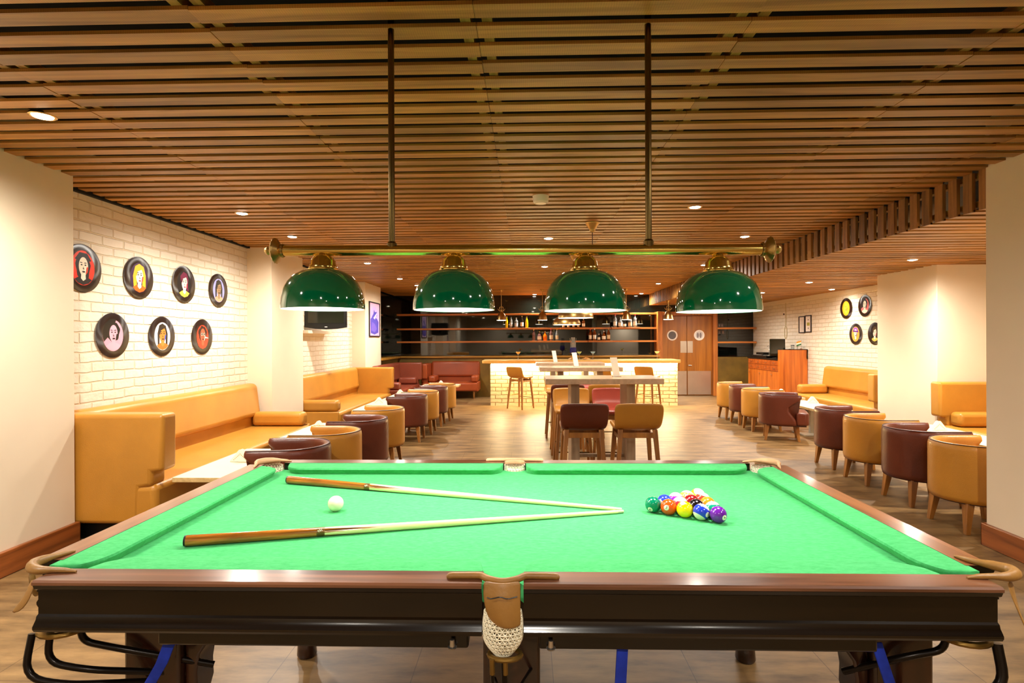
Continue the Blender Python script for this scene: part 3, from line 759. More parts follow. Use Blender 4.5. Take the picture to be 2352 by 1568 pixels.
# ------------------------------------------------------------------ tub chairs
def make_tub():
    t = thing('tub_chair', '', 'chair')
    RR = .29; TH = .06; arc = pi*RR/2
    zs = [.235, .27, .32, .38, .44, .50, .55, .59, .63, .655]
    def ext(z):
        pts = [(.235, .20), (.30, .205), (.37, .16), (.43, .105), (.49, .095), (.53, .13), (.57, .21), (.61, .265), (.64, .275), (.675, .262)]
        if z <= pts[0][0]: return pts[0][1]
        for (a, p), (c, q) in zip(pts, pts[1:]):
            if z <= c: return p+(q-p)*(z-a)/(c-a)
        return pts[-1][1]
    loop = [(.0 if .26 < z < .64 else (.008 if z < .26 else .004), z) for z in zs]+[(.012, .668), (.030, .675), (.048, .668)]+[(TH-(.0 if .26 < z < .64 else .004), z) for z in zs[::-1]]
    def pos(s, tr):
        r = RR-tr; k = r/RR
        if abs(s) <= arc:
            a = s/RR; return (-r*cos(a), r*sin(a))
        e = abs(s)-arc; return (e, math.copysign(r, s))
    b = B(); nu = 40; rings = []
    us = [-1, -.985]+[-.97+1.94*k/nu for k in range(nu+1)]+[.985, 1]
    for u in us:
        ring = []
        for tr, z in loop:
            s = u*(arc+ext(z)); tt = tr; zz = z
            if abs(u) == 1: tt = TH/2+(tr-TH/2)*.3
            elif abs(u) > .98: tt = TH/2+(tr-TH/2)*.8
            x, y = pos(s, tt); ring.append(b.verts.new((x, y, zz)))
        rings.append(ring)
    m = len(loop)
    for a, c in zip(rings, rings[1:]):
        for k in range(m): b.faces.new((a[k], a[(k+1) % m], c[(k+1) % m], c[k]))
    b.faces.new(rings[0]); b.faces.new(rings[-1][::-1])
    sh = obj('backrest', b, M['mustard'], t, sharp=80)
    b = B(); pts = []
    for k in range(49):
        z = .667; s = (-1+2*k/48)*.98*(arc+ext(z)); x, y = pos(s, .012); pts.append((x, y, z+.004))
    tube(b, pts, .0036, 6); obj('piping', b, M['piping'], sh)
    b = B(); poly = [(-.225*cos(a*pi/16), .225*sin(a*pi/16)) for a in range(-8, 9)]
    poly = [(x, y) for x, y in poly]+[(.19, .228), (.205, .285), (.33, .28), (.365, .25), (.37, 0), (.365, -.25), (.33, -.28), (.205, -.285), (.19, -.228)]
    prism(b, poly, .245, .425); obj('seat', b, M['mustard'], t, bevel=.028, seg=3)
    b = B(); prism(b, [(-.27*cos(a*pi/16), .27*sin(a*pi/16)) for a in range(-8, 9)]+[(.33, .26), (.33, -.26)], .225, .25); obj('base', b, M['piping'], t)
    for sx in (-1, 1):
        for sy in (-1, 1):
            cx_ = .02+sx*.19
            b = B(); taper(b, (cx_, sy*.165, .245), (cx_+sx*.03, sy*.19, 0), .03, .016); obj('leg', b, M['leg_wood'], t, bevel=.003)
    return t
tub = make_tub()
tub_used = [False]
MS, MR = M['mustard'], M['maroon']
def place_tub(ext, y, face, col, label, turn=0., group=None):
    x = ext-.29*(1 if face < 0 else -1); rz = (pi if face < 0 else 0)+turn
    if not tub_used[0]:
        tub.location = (x, y, 0); tub.rotation_euler = (0, 0, rz); tub['label'] = label; tub['group'] = group; tub_used[0] = True; return tub
    return dup(tub, (x, y, 0), rz, label, group, {MS: MR} if col == 'maroon' else None)
GL, GR = 'tub chairs along the left tables', 'tub chairs along the right tables'
place_tub(-1.507, 4.95, -1, 'mustard', 'mustard tub chair second in the left row, behind the nearest maroon one', group=GL)
place_tub(-1.56, 4.30, -1, 'maroon', 'nearest maroon tub chair at left, rim just above the far left pocket', .12, group=GL)
place_tub(-1.463, 5.75, -1, 'maroon', 'maroon tub chair third in the left row, before the cream pillar sofa gap', group=GL)
place_tub(-1.483, 6.62, -1, 'mustard', 'mustard tub chair fourth in the left row with a leg showing at the aisle', group=GL)
place_tub(-1.48, 8.18, -1, 'maroon', 'purplish maroon tub chair fifth in the left row, casting a round shadow', group=GL)
place_tub(-1.42, 8.85, -1, 'mustard', 'mustard tub chair sixth in the left row behind the purplish maroon one', group=GL)
place_tub(-1.384, 9.64, -1, 'maroon', 'maroon tub chair seventh in the left row, second from the bar end', group=GL)
place_tub(-1.33, 10.30, -1, 'mustard', 'mustard tub chair at the far end of the left row', group=GL)
place_tub(3.223, 4.43, 1, 'mustard', 'nearest mustard tub chair at right, cut by the cream pillar', group=GR)
place_tub(3.288, 5.12, 1, 'maroon', 'nearest maroon tub chair at right, beside the mustard one at the pillar', group=GR)
place_tub(3.328, 5.82, 1, 'mustard', 'mustard tub chair third from the front in the right row', group=GR)
place_tub(3.383, 6.52, 1, 'maroon', 'maroon tub chair fourth from the front in the right row', group=GR)
place_tub(3.47, 8.30, 1, 'maroon', 'brown maroon tub chair turned sideways so its seat and curved arm show', -.36, group=GR)
place_tub(3.53, 9.12, 1, 'mustard', 'mustard tub chair behind the sideways maroon one at right', group=GR)
place_tub(3.574, 9.80, 1, 'maroon', 'maroon tub chair second from the far end of the right row', group=GR)
place_tub(3.58, 10.44, 1, 'mustard', 'mustard tub chair at the far end of the right row by the cabinet', group=GR)

# ------------------------------------------------------------------ low tables and napkin holders
def make_low(L):
    t = thing('low_table', '', 'table')
    b = B(); bx(b, -.225, .225, -L/2, L/2, .412, .45); 
    for f in b.faces: f.material_index = 0 if f.calc_center_median().z > .44 and abs(f.normal.z) > .5 else 1
    b.normal_update()
    for f in b.faces: f.material_index = 0 if f.normal.z > .5 else 1
    obj('table_top', b, [M['table_top'], M['table_edge']], t, bevel=.004)
    b = B(); bx(b, -.05, .05, -.03, .03, .02, .412); obj('column', b, M['grey_metal'], t, bevel=.004)
    b = B(); bx(b, -.22, .22, -.22, .22, 0, .02); obj('foot_plate', b, M['grey_metal'], t, bevel=.004)
    return t
lows = {}
def place_low(x, y, L, label, rz=0., group='low tables between sofas and tub chairs'):
    if L not in lows:
        t = lows[L] = make_low(L); t.location = (x, y, 0); t.rotation_euler = (0, 0, rz); t['label'] = label; t['group'] = group
    else: dup(lows[L], (x, y, 0), rz, label, group)
place_low(-2.475, 4.675, 1.12, 'pale low table nearest at left, corner pointing over the pool table rail')
place_low(-2.425, 6.30, 1.2, 'pale low table second at left, behind the nearest maroon tub chair')
place_low(-2.39, 8.86, 1.42, 'pale low table third at left beside the sofa under the television')
place_low(-2.34, 10.33, 1.42, 'pale low table fourth at left behind the purplish maroon chair')
place_low(-2.00, 12.85, .86, 'pale low table set crosswise in front of the rust red sofa', pi/2)
place_low(4.63, 6.03, 1.42, 'pale low table nearest at right, in front of the sofa beside the pillar')
place_low(4.46, 8.72, 1.42, 'pale low table at right behind the sideways maroon tub chair')
place_low(4.66, 10.5, 1.42, 'pale low table at the far right, mostly hidden by tub chairs')
def make_napkin():
    t = thing('napkin_holder', '', 'napkin holder')
    tri = [(-.095, 0), (.095, 0), (.095, .008), (.014, .104), (0, .108), (-.014, .104), (-.095, .008)]
    for y in (-.018, .015):
        b = B(); prism(b, tri, y, y+.003, 'XZ'); p = obj('side_plate', b, M['whitepl'], t, bevel=.001)
        if y < 0:
            b = B()
            for k in range(6):
                for sx in (-1, 1):
                    u = k/5; cx_, cz = sx*(.058-.058*u), .020+.05*u
                    if sx > 0 and k == 5: continue
                    lathe(b, [(0, -.0008), (.0055, -.0008), (.0055, .0002)], 10, (cx_, y, cz), axis='Y')
            obj('punched_hole', b, M['holes'], p)
    b = B(); bx(b, -.085, .085, -.018, .018, 0, .004); obj('base', b, M['whitepl'], t)
    b = B(); prism(b, [(-.07, .006), (.07, .006), (0, .082)], -.011, .011, 'XZ'); obj('napkins', b, M['paper'], t)
    return t
nap = make_napkin(); napu = [False]
def place_nap(x, y, label, rz, z=.4505):
    g = 'triangular napkin holders'
    if not napu[0]: nap.location = (x, y, z); nap.rotation_euler = (0, 0, rz); nap['label'] = label; nap['group'] = g; napu[0] = True
    else: dup(nap, (x, y, z), rz, label, g)
place_nap(-2.45, 4.66, 'white napkin holder on the nearest left table', -.1)
place_nap(-2.42, 6.34, 'white napkin holder on the second left table', .05)
place_nap(-2.43, 8.99, 'white napkin holder on the third left table beside a mustard chair', .1)
place_nap(-2.41, 10.43, 'white napkin holder on the fourth left table behind the maroon chair', 0)
place_nap(-2.00, 12.78, 'white napkin holder on the crosswise table by the rust sofa', .1)
place_nap(4.62, 6.31, 'white napkin holder on the nearest right table by the cream column', .1)
place_nap(4.60, 9.0, 'white napkin holder on the right table before the mustard sofa', 0)
place_nap(4.74, 10.39, 'white napkin holder half hidden behind the sideways maroon chair', 0)

# ------------------------------------------------------------------ sofas (local x along the length, y from front 0 to back D)
def sofa(label, loc, rz, L, D, mat, wing=None, bolsters=(), feet=False, wh=.945, mirror=False, low_wing=True):
    t = thing('sofa', label, 'sofa', loc, rz)
    ws = .17
    x0 = ws*.9 if wing == 0 else 0; x1 = L-ws*.9 if wing == 1 else L
    z0 = .13 if not feet else .2
    xs0 = x0+.02 if (0 in bolsters and wing != 0) else .004 if wing == 0 else x0; xs1 = x1-.02 if (1 in bolsters and wing != 1) else L-.004 if wing == 1 else x1
    b = B(); bx(b, xs0, xs1, .0, D-.12, z0, .42); obj('seat', b, mat, t, bevel=.045, seg=4)
    b = B(); v = bx(b, x0+.01, x1-.01, D-.2, D-.02, .535, .95)
    for q in v:
        if q.co.z > .7: q.co.y += .03 if q.co.y < D-.1 else 0.018
        if q.co.z < .7 and q.co.y < D-.1: q.co.y -= .02
    obj('backrest', b, mat, t, bevel=.06, seg=5)
    b = B(); bx(b, x0+.03, x1-.03, D-.16, D-.03, .40, .56); obj('lower_back', b, mat, t, bevel=.01)
    if wing is not None:
        xa, xb = (0, ws) if wing == 0 else (L-ws, L)
        b = B(); pr = [(D-.005, z0), (D-.005, wh), (-.06, wh), (-.055, .52), (.03, .515), (.03, .41), (.12, .40), (.13, z0)]
        prism(b, pr, xa, xb, 'YZ'); obj('wing', b, mat, t, bevel=.03, seg=4)
    for k in bolsters:
        xa = .03 if k == 0 else L-.2
        if wing == k: xa = ws+.01 if k == 0 else L-ws-.19
        b = B(); bx(b, xa, xa+.18, .04, D-.17, .425, .595); obj('armrest', b, mat, t, bevel=.05, seg=4)
        if wing != k:
            xs = 0 if k == 0 else L-.05
            b = B(); bx(b, xs, xs+.05, .02, D-.02, z0, .43); obj('side_panel', b, mat, t, bevel=.015, seg=3)
    if feet:
        for x in (.12, L-.12):
            for y in (.1, D-.12):
                b = B(); taper(b, (x, y, z0+.03), (x, y, 0), .026, .015); obj('leg', b, M['leg_wood'], t, bevel=.003)
    else:
        b = B(); bx(b, .06, L-.03, .07, D-.05, 0, z0+.02); obj('plinth', b, M['black'], t)
    return t
H = pi/2
# left wall: front faces +X, local x runs along +Y mirrored -> rotate so that local y points to -X
sofa('long mustard sofa under the left wall of picture discs, tall side panel nearest the camera', (-2.75, 4.0, 0), H, 2.98, .86, MS, 0, (1,))
sofa('mustard sofa under the wall television with its tall panel at the far end', (-2.78, 8.1, 0), H, 3.16, .82, MS, 1, (0,))
sofa('dark red sofa in the far left corner behind the mustard sofa', (-2.66, 11.62, 0), H, 2.1, .66, M['dark_red'], 1, (0, 1))
sofa('rust red sofa with two round bolsters against the back ledge left of the bar', (-2.68, 13.86, 0), 0, 1.46, .8, M['brick_red'], 0, (0, 1), feet=True, wh=.90)
# right wall: front faces -X: local y -> +X, local x -> -Y
sofa('mustard sofa along the right brick wall under its picture discs', (5.30, 11.1, 0), -H, 2.64, .75, MS, 1, (0,))
sofa('mustard sofa nearest at right, half hidden by the cream pillar', (5.10, 7.03, 0), -H, 2.6, .92, MS, 0, (0,))

# ------------------------------------------------------------------ high tables and stools
def make_high():
    t = thing('high_table', '', 'table')
    b = B(); bx(b, -.58, .58, -.275, .275, 1.045, 1.10); obj('table_top', b, M['high_top'], t, bevel=.004)
    for x in (-.283, .27):
        b = B(); bx(b, x-.042, x+.042, -.2, .2, .06, 1.045); obj('leg', b, M['high_leg'], t, bevel=.003)
    b = B(); bx(b, -.24, .228, -.03, .03, .28, .31); obj('stretcher', b, M['high_leg'], t, bevel=.003)
    for x in (-.283, .27):
        b = B(); bx(b, x-.05, x+.05, -.26, .26, 0, .06); obj('foot', b, M['high_leg'], t, bevel=.006)
    return t
ht = make_high(); ht.location = (.765, 5.70, 0); ht['label'] = 'nearest taupe high table, between the two front bar stools and the red one'; ht['group'] = 'taupe high tables in a line'
dup(ht, (.76, 7.97, 0), None, 'middle taupe high table with a thin white menu stand', 'taupe high tables in a line')
dup(ht, (.735, 9.55, 0), None, 'farthest taupe high table, seen right in front of the glowing bar', 'taupe high tables in a line')
def make_stool(seatmat):
    t = thing('bar_stool', '', 'bar stool')
    # side profile (y forward, z) of the shell, half width along it
    pr = [(.215, .675, .185), (.20, .70, .2), (.14, .705, .205), (.04, .695, .205), (-.06, .69, .205), (-.13, .705, .205), (-.18, .75, .212), (-.205, .81, .216), (-.222, .87, .218), (-.228, .9, .212), (-.226, .915, .2)]
    b = B(); g = []
    for y, z, w in pr:
        row = []
        for k in range(9):
            u = -1+k/4; e = abs(u)**3
            row.append(b.verts.new((u*w, y+(.018*u*u if z > .74 else 0), z+(.012*u*u if z < .72 else -.012*e))))
        g.append(row)
    for p, q in zip(g, g[1:]):
        for k in range(8): b.faces.new((p[k], p[k+1], q[k+1], q[k]))
    obj('seat_shell', b, seatmat, t, solid=.045, sub=2, soff=1)
    legs = {}
    for sx in (-1, 1):
        for sy in (-1, 1):
            top = (sx*.155, sy*.145-.01, .672); bot = (sx*.205, sy*.205-.01, 0)
            b = B(); taper(b, top, bot, .021, .014, .018, .013); obj('leg', b, M['leg_wood'], t, bevel=.004)
            legs[sx, sy] = (Vector(top), Vector(bot))
    def at(k, z):
        a, c = legs[k]; u = (a.z-z)/(a.z-c.z); return a.lerp(c, u)
    def bar(name, k1, k2, z, h, w):
        b = B(); p, q = at(k1, z), at(k2, z)
        if abs(p.x-q.x) > abs(p.y-q.y): bx(b, min(p.x, q.x), max(p.x, q.x), p.y-w, p.y+w, z-h, z+h)
        else: bx(b, p.x-w, p.x+w, min(p.y, q.y), max(p.y, q.y), z-h, z+h)
        obj(name, b, M['leg_wood'], t, bevel=.003)
    for z, h in ((.62, .024),):
        bar('seat_rail', (-1, -1), (1, -1), z, h, .011); bar('seat_rail', (-1, 1), (1, 1), z, h, .011); bar('seat_rail', (-1, -1), (-1, 1), z-.02, h*.8, .011); bar('seat_rail', (1, -1), (1, 1), z-.02, h*.8, .011)
    for k1, k2, z in (((-1, 1), (1, 1), .24), ((-1, -1), (-1, 1), .30), ((1, -1), (1, 1), .30)):
        p, q = at(k1, z), at(k2, z); b = B(); tube(b, [p, q], .007, 8); obj('foot_rail', b, M['brass_rod'], t)
    return t
st = make_stool(MS); stu = [False]
def place_stool(x, y, rz, mat, label, group):
    if not stu[0]: st.location = (x, y, 0); st.rotation_euler = (0, 0, rz); st['label'] = label; st['group'] = group; stu[0] = True
    else: dup(st, (x, y, 0), rz, label, group, {MS: mat} if mat is not MS else None)
G1 = 'leather bar stools around the high tables'; G2 = 'mustard bar stools along the glowing bar'
place_stool(1.0, 5.16, 0, MS, 'front right mustard bar stool seen from behind, nearest the pool table', G1)
place_stool(.515, 5.16, 0, M['maroon'], 'front left dark maroon bar stool seen from behind, nearest the pool table', G1)
place_stool(.52, 6.28, pi, MS, 'mustard bar stool facing the camera behind the left leg of the nearest high table', G1)
place_stool(.98, 6.28, pi, M['rose'], 'shiny red bar stool facing the camera at the nearest high table', G1)
place_stool(.525, 7.30, 0, M['maroon'], 'maroon bar stool at the middle high table, only its back top showing', G1)
place_stool(1.0, 7.30, 0, MS, 'mustard bar stool at the middle high table behind the red one', G1)
place_stool(.50, 8.52, pi, MS, 'mustard bar stool facing the camera beyond the middle high table', G1)
place_stool(.95, 8.52, pi, M['rose'], 'red bar stool facing the camera beyond the middle high table', G1)
a45 = radians(52)-pi/2
place_stool(-.13, 12.02, a45, MS, 'mustard bar stool standing alone at the left of the glowing bar', G2)
place_stool(2.63, 12.0, a45, MS, 'mustard bar stool at the right end of the glowing bar', G2)
place_stool(1.74, 12.0, a45, MS, 'mustard bar stool at the bar, half hidden behind the high tables', G2)
def make_menu():
    t = thing('menu_stand', '', 'menu stand')
    b = B(); bx(b, -.045, .045, -.02, .02, 0, .006); obj('base', b, glassy('clear_acrylic', 235, 232, 225), t)
    b = B(); v = bx(b, -.042, .042, -.004, .004, .006, .20)
    for q in v: q.co.x -= .35*(q.co.z-.006)*.35; q.co.y += .12*(q.co.z-.006)
    obj('card', b, M['whitepl'], t); return t
mn = make_menu(); mn.location = (.93, 5.72, 1.1005); mn['label'] = 'white menu stand on the nearest high table'; mn['group'] = 'white menu stands on the high tables'; mn.rotation_euler = (0, 0, .5)
dup(mn, (.72, 8.0, 1.1005), .6, 'white menu stand on the middle high table', 'white menu stands on the high tables')
dup(mn, (.50, 9.55, 1.1005), .6, 'white menu stand on the farthest high table', 'white menu stands on the high tables')

# ------------------------------------------------------------------ bar
bar = thing('bar_counter', 'white brick bar with a honey wood top lit by a glowing strip', 'bar counter', (1.28, 12.8, 0))
b = B(); bx(b, -.825, 3.395, 12.5, 13.1, 0, .95); obj('brick_front', b, M['brick_f'], bar, world=True)
b = B(); poly = [(-.99, 12.38), (-.99, 13.0)]
poly = [(-.95+.06*cos(pi+a*pi/12), 12.36+.06+.06*sin(pi+a*pi/12)*1.0) for a in range(0, 7)]+[(3.40, 12.36), (3.435, 12.37), (3.44, 12.41), (3.44, 13.15), (-1.01, 13.15)]
prism(b, poly, .962, 1.035); b.normal_update()
for f in b.faces: f.material_index = 0 if f.normal.z > .5 else 1
obj('countertop', b, [M['bar_top'], M['bar_edge']], bar, bevel=.018, seg=4, world=True)
b = B(); bx(b, -.80, 3.37, 12.41, 12.44, .945, .958); obj('light_strip', b, M['glow_strip'], bar, world=True)
b = B(); bx(b, -.82, 3.39, 12.40, 13.1, .955, .963); obj('soffit_board', b, M['bar_edge'], bar, world=True)

# back bar: ledge, panelling, shelves
b = B(); bx(b, WL-.02, 3.48, 14.45, YB+.02, 1.03, 1.075); bx(b, WL-.02, WL+.30, 12.56, 14.5, 1.03, 1.075); struct('trim_8', b, M['dado'], bevel=.006)
b = B(); bx(b, WL-.02, 3.45, 14.52, YB, 0, 1.03); bx(b, WL-.02, WL+.22, 12.56, 14.5, 0, 1.03); struct('trim_9', b, M['dado_panel'])
def shelf(label, z, boards, th=.045):
    t = thing('wall_shelf', label, 'shelf', (0, 14.7, z))
    for x0, x1, out in boards:
        b = B(); bx(b, x0, x1, 14.62-out, YB+.015, z-th, z); obj('shelf_board', b, M['shelf'], t, world=True, bevel=.002)
    return t
def bxp(px): return ((px-1176)/1265-.0265)*14.6
def bd(*a): return [(bxp(p)+.002, bxp(q)-.002, o) for p, q, o in a]
shelf('long wooden shelf at the top of the dark mirror', 2.20, bd((909, 1217, 0), (1217, 1350, 0), (1350, 1508, 0)))
shelf('wooden shelf below the top one with clear and yellow bottles', 1.815, bd((909, 1152, 0), (1152, 1217, .09), (1217, 1287, 0), (1287, 1349, .09), (1349, 1404, 0), (1404, 1468, .09), (1468, 1508, .0)))
shelf('lowest wooden shelf with amber bottles', 1.47, bd((909, 1217, 0), (1217, 1287, .12), (1287, 1350, 0), (1350, 1405, .12), (1405, 1508, 0)))
# upright post between shelves and door
b = B(); bx(b, 3.43, 3.56, 14.5, YB+.01, 0, 2.22); struct('trim_10', b, M['door_fr'], bevel=.004)

# bottles
def bottle_prof(kind):
    return {'tall': [(.0, 0), (.036, 0), (.038, .01), (.038, .17), (.03, .2), (.014, .225), (.013, .28), (.0, .28)],
            'square': [(0, 0), (.04, 0), (.042, .01), (.042, .15), (.036, .175), (.016, .19), (.015, .24), (0, .24)],
            'flask': [(0, 0), (.036, 0), (.042, .01), (.048, .07), (.044, .12), (.026, .15), (.014, .17), (.013, .225), (0, .225)],
            'slim': [(0, 0), (.03, 0), (.032, .01), (.034, .12), (.03, .17), (.014, .215), (.012, .27), (0, .27)],
            'small': [(0, 0), (.03, 0), (.032, .008), (.032, .09), (.024, .115), (.012, .13), (.012, .16), (0, .16)]}[kind]
def bottle(px, y, z, kind, glass, lab, capc, label, group, s=1.12):
    x = ((px-1176)/1265-.0265)*y
    t = thing('bottle', label, 'bottle', (x, y, z), 0, group)
    p = [(r*s, h*s) for r, h in bottle_prof(kind)]; top = p[-1][1]; rr = max(r for r, _ in p)
    b = B(); lathe(b, p, 18); obj('glass_body', b, glass, t, sharp=50)
    if lab is not None:
        b = B(); h0 = top*.13; h1 = top*.46
        r0 = rr+.0012 if kind != 'flask' else rr+.001
        lathe(b, [(r0, h0), (r0, h1)], 18); 
        obj('label', b, lab, t)
    b = B(); lathe(b, [(.015*s, top-.03), (.0165*s, top-.028), (.0165*s, top), (0, top)], 12); obj('cap', b, capc, t); return t
cl = glassy('clear_glass', 225, 228, 226); am = glassy('amber_glass', 196, 92, 24); dk = plain('dark_glass', srgb(30, 24, 18), .08, var=0); yl = plain('yellow_spirit', srgb(236, 206, 20), .12, var=0)
pk = glassy('pink_glass', 200, 140, 130); wl = M['paper']; wp = plain('silver_label', srgb(206, 204, 208), .4, var=.08)
tan = plain('tan_label', srgb(222, 196, 160), .6, var=.08); orl = plain('orange_spirit', srgb(220, 104, 16), .12, var=0)
gcap, bcap, rcap, scap = M['brass_ant'], M['black'], flat(170, 40, 50), M['steel']
GA, GB, GC, GD, GE = 'clear and yellow bottles on the middle shelf left', 'small bottles behind the brass bowl lamp', 'tall clear bottles on the middle shelf right', 'amber bottles on the lowest shelf left', 'amber bottles on the lowest shelf right'
yb = 14.62
for px, k, g, l, c, lb in ((1164, 'slim', yl, yl, gcap, 'yellow bottle at the left end of the middle shelf group'), (1174, 'slim', cl, wp, bcap, 'slim clear bottle second in the left middle shelf group'), (1186, 'square', cl, wp, scap, 'silvery square bottle third in the left middle shelf group'), (1199, 'tall', dk, wl, gcap, 'dark bottle with white label fourth in the left middle shelf group'), (1210, 'slim', yl, yl, gcap, 'yellow bottle at the right end of the left middle shelf group')):
    bottle(px, yb, 1.816, k, g, l, c, lb, GA)
for px, k, g, lb in ((1294, 'small', am, 'small amber bottle furthest left under the brass bowl lamp'), (1305, 'small', cl, 'small clear bottle under the brass bowl lamp'), (1317, 'small', am, 'small amber bottle third under the brass bowl lamp'), (1328, 'small', am, 'small amber bottle right under the bowl lamp edge'), (1340, 'square', am, 'amber square bottle right of the brass bowl lamp')):
    bottle(px, yb, 1.816, k, g, tan, gcap, lb, GB, .95)
for px, k, g, l, c, lb in ((1412, 'tall', cl, wl, rcap, 'tall clear bottle with red neck on the right middle shelf'), (1424, 'flask', cl, wl, scap, 'round shouldered clear bottle second on the right middle shelf'), (1434, 'small', dk, wl, bcap, 'short dark bottle with white label on the right middle shelf'), (1446, 'square', cl, tan, gcap, 'pale golden bottle fourth on the right middle shelf'), (1457, 'tall', cl, wl, rcap, 'tallest clear bottle at the right end of the right middle shelf')):
    bottle(px, yb, 1.816, k, g, l, c, lb, GC, 1.2)
yb = 14.58
for px, k, g, l, c, lb in ((1226, 'slim', pk, None, gcap, 'pinkish slim bottle at the left end of the lowest shelf group'), (1239, 'flask', pk, wl, gcap, 'round labelled bottle second on the lowest shelf left'), (1252, 'flask', orl, None, gcap, 'bright orange round bottle on the lowest shelf left'), (1266, 'tall', pk, tan, rcap, 'tall bottle with tan label on the lowest shelf left'), (1279, 'slim', cl, tan, gcap, 'clear slim bottle at the right end of the lowest shelf left group')):
    bottle(px, yb, 1.471, k, g, l, c, lb, GD)
for px, k, g, l, c, lb in ((1355, 'slim', am, wl, rcap, 'amber bottle at the left end of the lowest shelf right group'), (1365, 'tall', am, wl, scap, 'amber bottle with tall white label second in the right group'), (1375, 'small', dk, wl, scap, 'dark bottle with white label in the middle of the right group'), (1386, 'flask', am, wl, scap, 'wide amber bottle fourth in the lowest right group'), (1397, 'tall', am, tan, gcap, 'golden topped bottle at the right end of the lowest right group')):
    bottle(px, yb, 1.471, k, g, l, c, lb, GE)

# cocktails, vase and snack plates on the counter
def cocktail(px, col, gcol, label, gs):
    y = 12.62; x = ((px-1176)/1265-.0265)*y
    t = thing('cocktail_glass', label, 'cocktail', (x, y, 1.036), 0, 'cocktails on the bar counter')
    b = B(); lathe(b, [(.0, 0), (.034, 0), (.034, .003), (.005, .008), (.0045, .11), (.01, .118), (.058, .185), (.0565, .186), (.008, .121), (0, .118)], 24); obj('glass', b, M['clear_glass'] if 'clear_glass' in M else cl, t)
    b = B(); lathe(b, [(.0, .119), (.0105, .119), (.054, .179), (0, .18)], 24); obj('drink', b, col, t)
    b = B(); lathe(b, [(.03, -.003), (.03, .003)], 18, (gs*.055, 0, .196), axis='Y'); obj('fruit_slice', b, gcol, t)
cocktail(1190, plain('orange_drink', srgb(246, 170, 70), .15, var=0), flat(250, 186, 60), 'orange cocktail at the left of the bar counter', -1)
cocktail(1330, plain('green_drink', srgb(196, 226, 130), .15, var=0), flat(236, 240, 170), 'green cocktail beside the blue vase', -1)
cocktail(1361, plain('blue_drink', srgb(130, 180, 226), .15, var=0), flat(246, 236, 150), 'blue cocktail on the bar counter', -1)
cocktail(1507, plain('lime_drink', srgb(236, 236, 150), .15, var=0), flat(250, 230, 90), 'pale yellow cocktail at the right end of the bar counter', 1)
y = 12.98; x = ((1316-1176)/1265-.0265)*y
t = thing('glass_vase', 'tall blue and clear glass vase on the bar counter', 'vase', (x, y, 1.036))
b = B(); lathe(b, [(0, 0), (.05, 0), (.05, .004), (.012, .01), (.011, .1), (.03, .115), (.072, .15), (.075, .2), (.07, .27), (.064, .275)], 28); obj('blue_bowl', b, glassy('blue_glass', 50, 50, 170), t)
b = B(); lathe(b, [(.05, .27), (.042, .28), (.042, .5), (.045, .51), (.04, .51), (.037, .285)], 24); obj('clear_column', b, cl, t)
for sx in (-1, 1):
    b = B(); tube(b, [(sx*.055, 0, .27), (sx*.058, 0, .4), (sx*.072, 0, .49)], .007, 8); obj('glass_arm', b, cl, t)
for px, lb in ((1314, 'snack plate at the foot of the blue vase'), (1346, 'snack plate between the green and blue cocktails')):
    y = 12.68; x = ((px-1176)/1265-.0265)*y
    t = thing('snack_plate', lb, 'plate', (x, y, 1.036), 0, 'plates of crisp snacks on the bar')
    b = B(); lathe(b, [(0, 0), (.06, 0), (.09, .014), (.092, .017), (.055, .006), (0, .005)], 28); obj('plate', b, M['whitepl'], t)
    for k in range(5):
        b = B(); prism(b, [(-.04, 0), (.045, .0), (.03, .035), (-.01, .02)], -.008, .008, 'XZ')
        s = obj('snack', b, flat(226, 168, 96), t, bevel=.004); s.location = (-.05+.025*k, .02*(-1)**k, .012+.006*(k % 2)); s.rotation_euler = (.4*(-1)**k, 0, .8*k)

# ------------------------------------------------------------------ door and niche
door = B(); bx(door, 3.56, 4.245, 14.72, 14.78, .01, 2.11); bx(door, 4.255, 4.90, 14.72, 14.78, .01, 2.11); d1 = struct('door_1', door, M['door'], bevel=.003)
b = B(); bx(b, 3.55, 5.02, 14.66, YB+.01, 2.12, 2.22); bx(b, 4.90, 5.02, 14.6, YB+.01, 0, 2.22); struct('trim_11', b, M['door_fr'], bevel=.004)
for x, kind in ((3.86, 0), (4.57, 1)):
    b = B(); lathe(b, [(.105, 0), (.135, 0), (.14, -.01), (.135, -.016), (.108, -.016), (.103, -.01)], 36, (x, 14.72, 1.597), axis='Y'); p = obj('porthole_ring', b, M['paper'], d1)
    b = B(); lathe(b, [(0, -.004), (.106, -.004), (.106, .001), (0, .001)], 32, (x, 14.72, 1.597), axis='Y'); obj('porthole_glass', b, M['grey_round'] if kind == 0 else flat(206, 200, 196), p)
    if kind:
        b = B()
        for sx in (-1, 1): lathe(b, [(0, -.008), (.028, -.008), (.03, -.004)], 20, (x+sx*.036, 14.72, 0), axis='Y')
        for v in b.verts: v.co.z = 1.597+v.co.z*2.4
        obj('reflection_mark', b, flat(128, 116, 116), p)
for x0, x1 in ((4.075, 4.24), (4.26, 4.40)):
    b = B(); bx(b, x0, x1, 14.712, 14.72, 1.135, 1.445); obj('push_plate', b, M['steel'], d1)
for x0, x1 in ((3.58, 4.235), (4.265, 4.875)):
    b = B(); bx(b, x0, x1, 14.71, 14.72, .03, .65); obj('kick_plate', b, M['steel'], d1)
b = B(); tube(b, [(4.29, 14.70, .80), (4.37, 14.70, .80)], .008, 8); bx(b, 4.28, 4.30, 14.70, 14.72, .785, .815); obj('door_handle', b, M['steel'], d1)
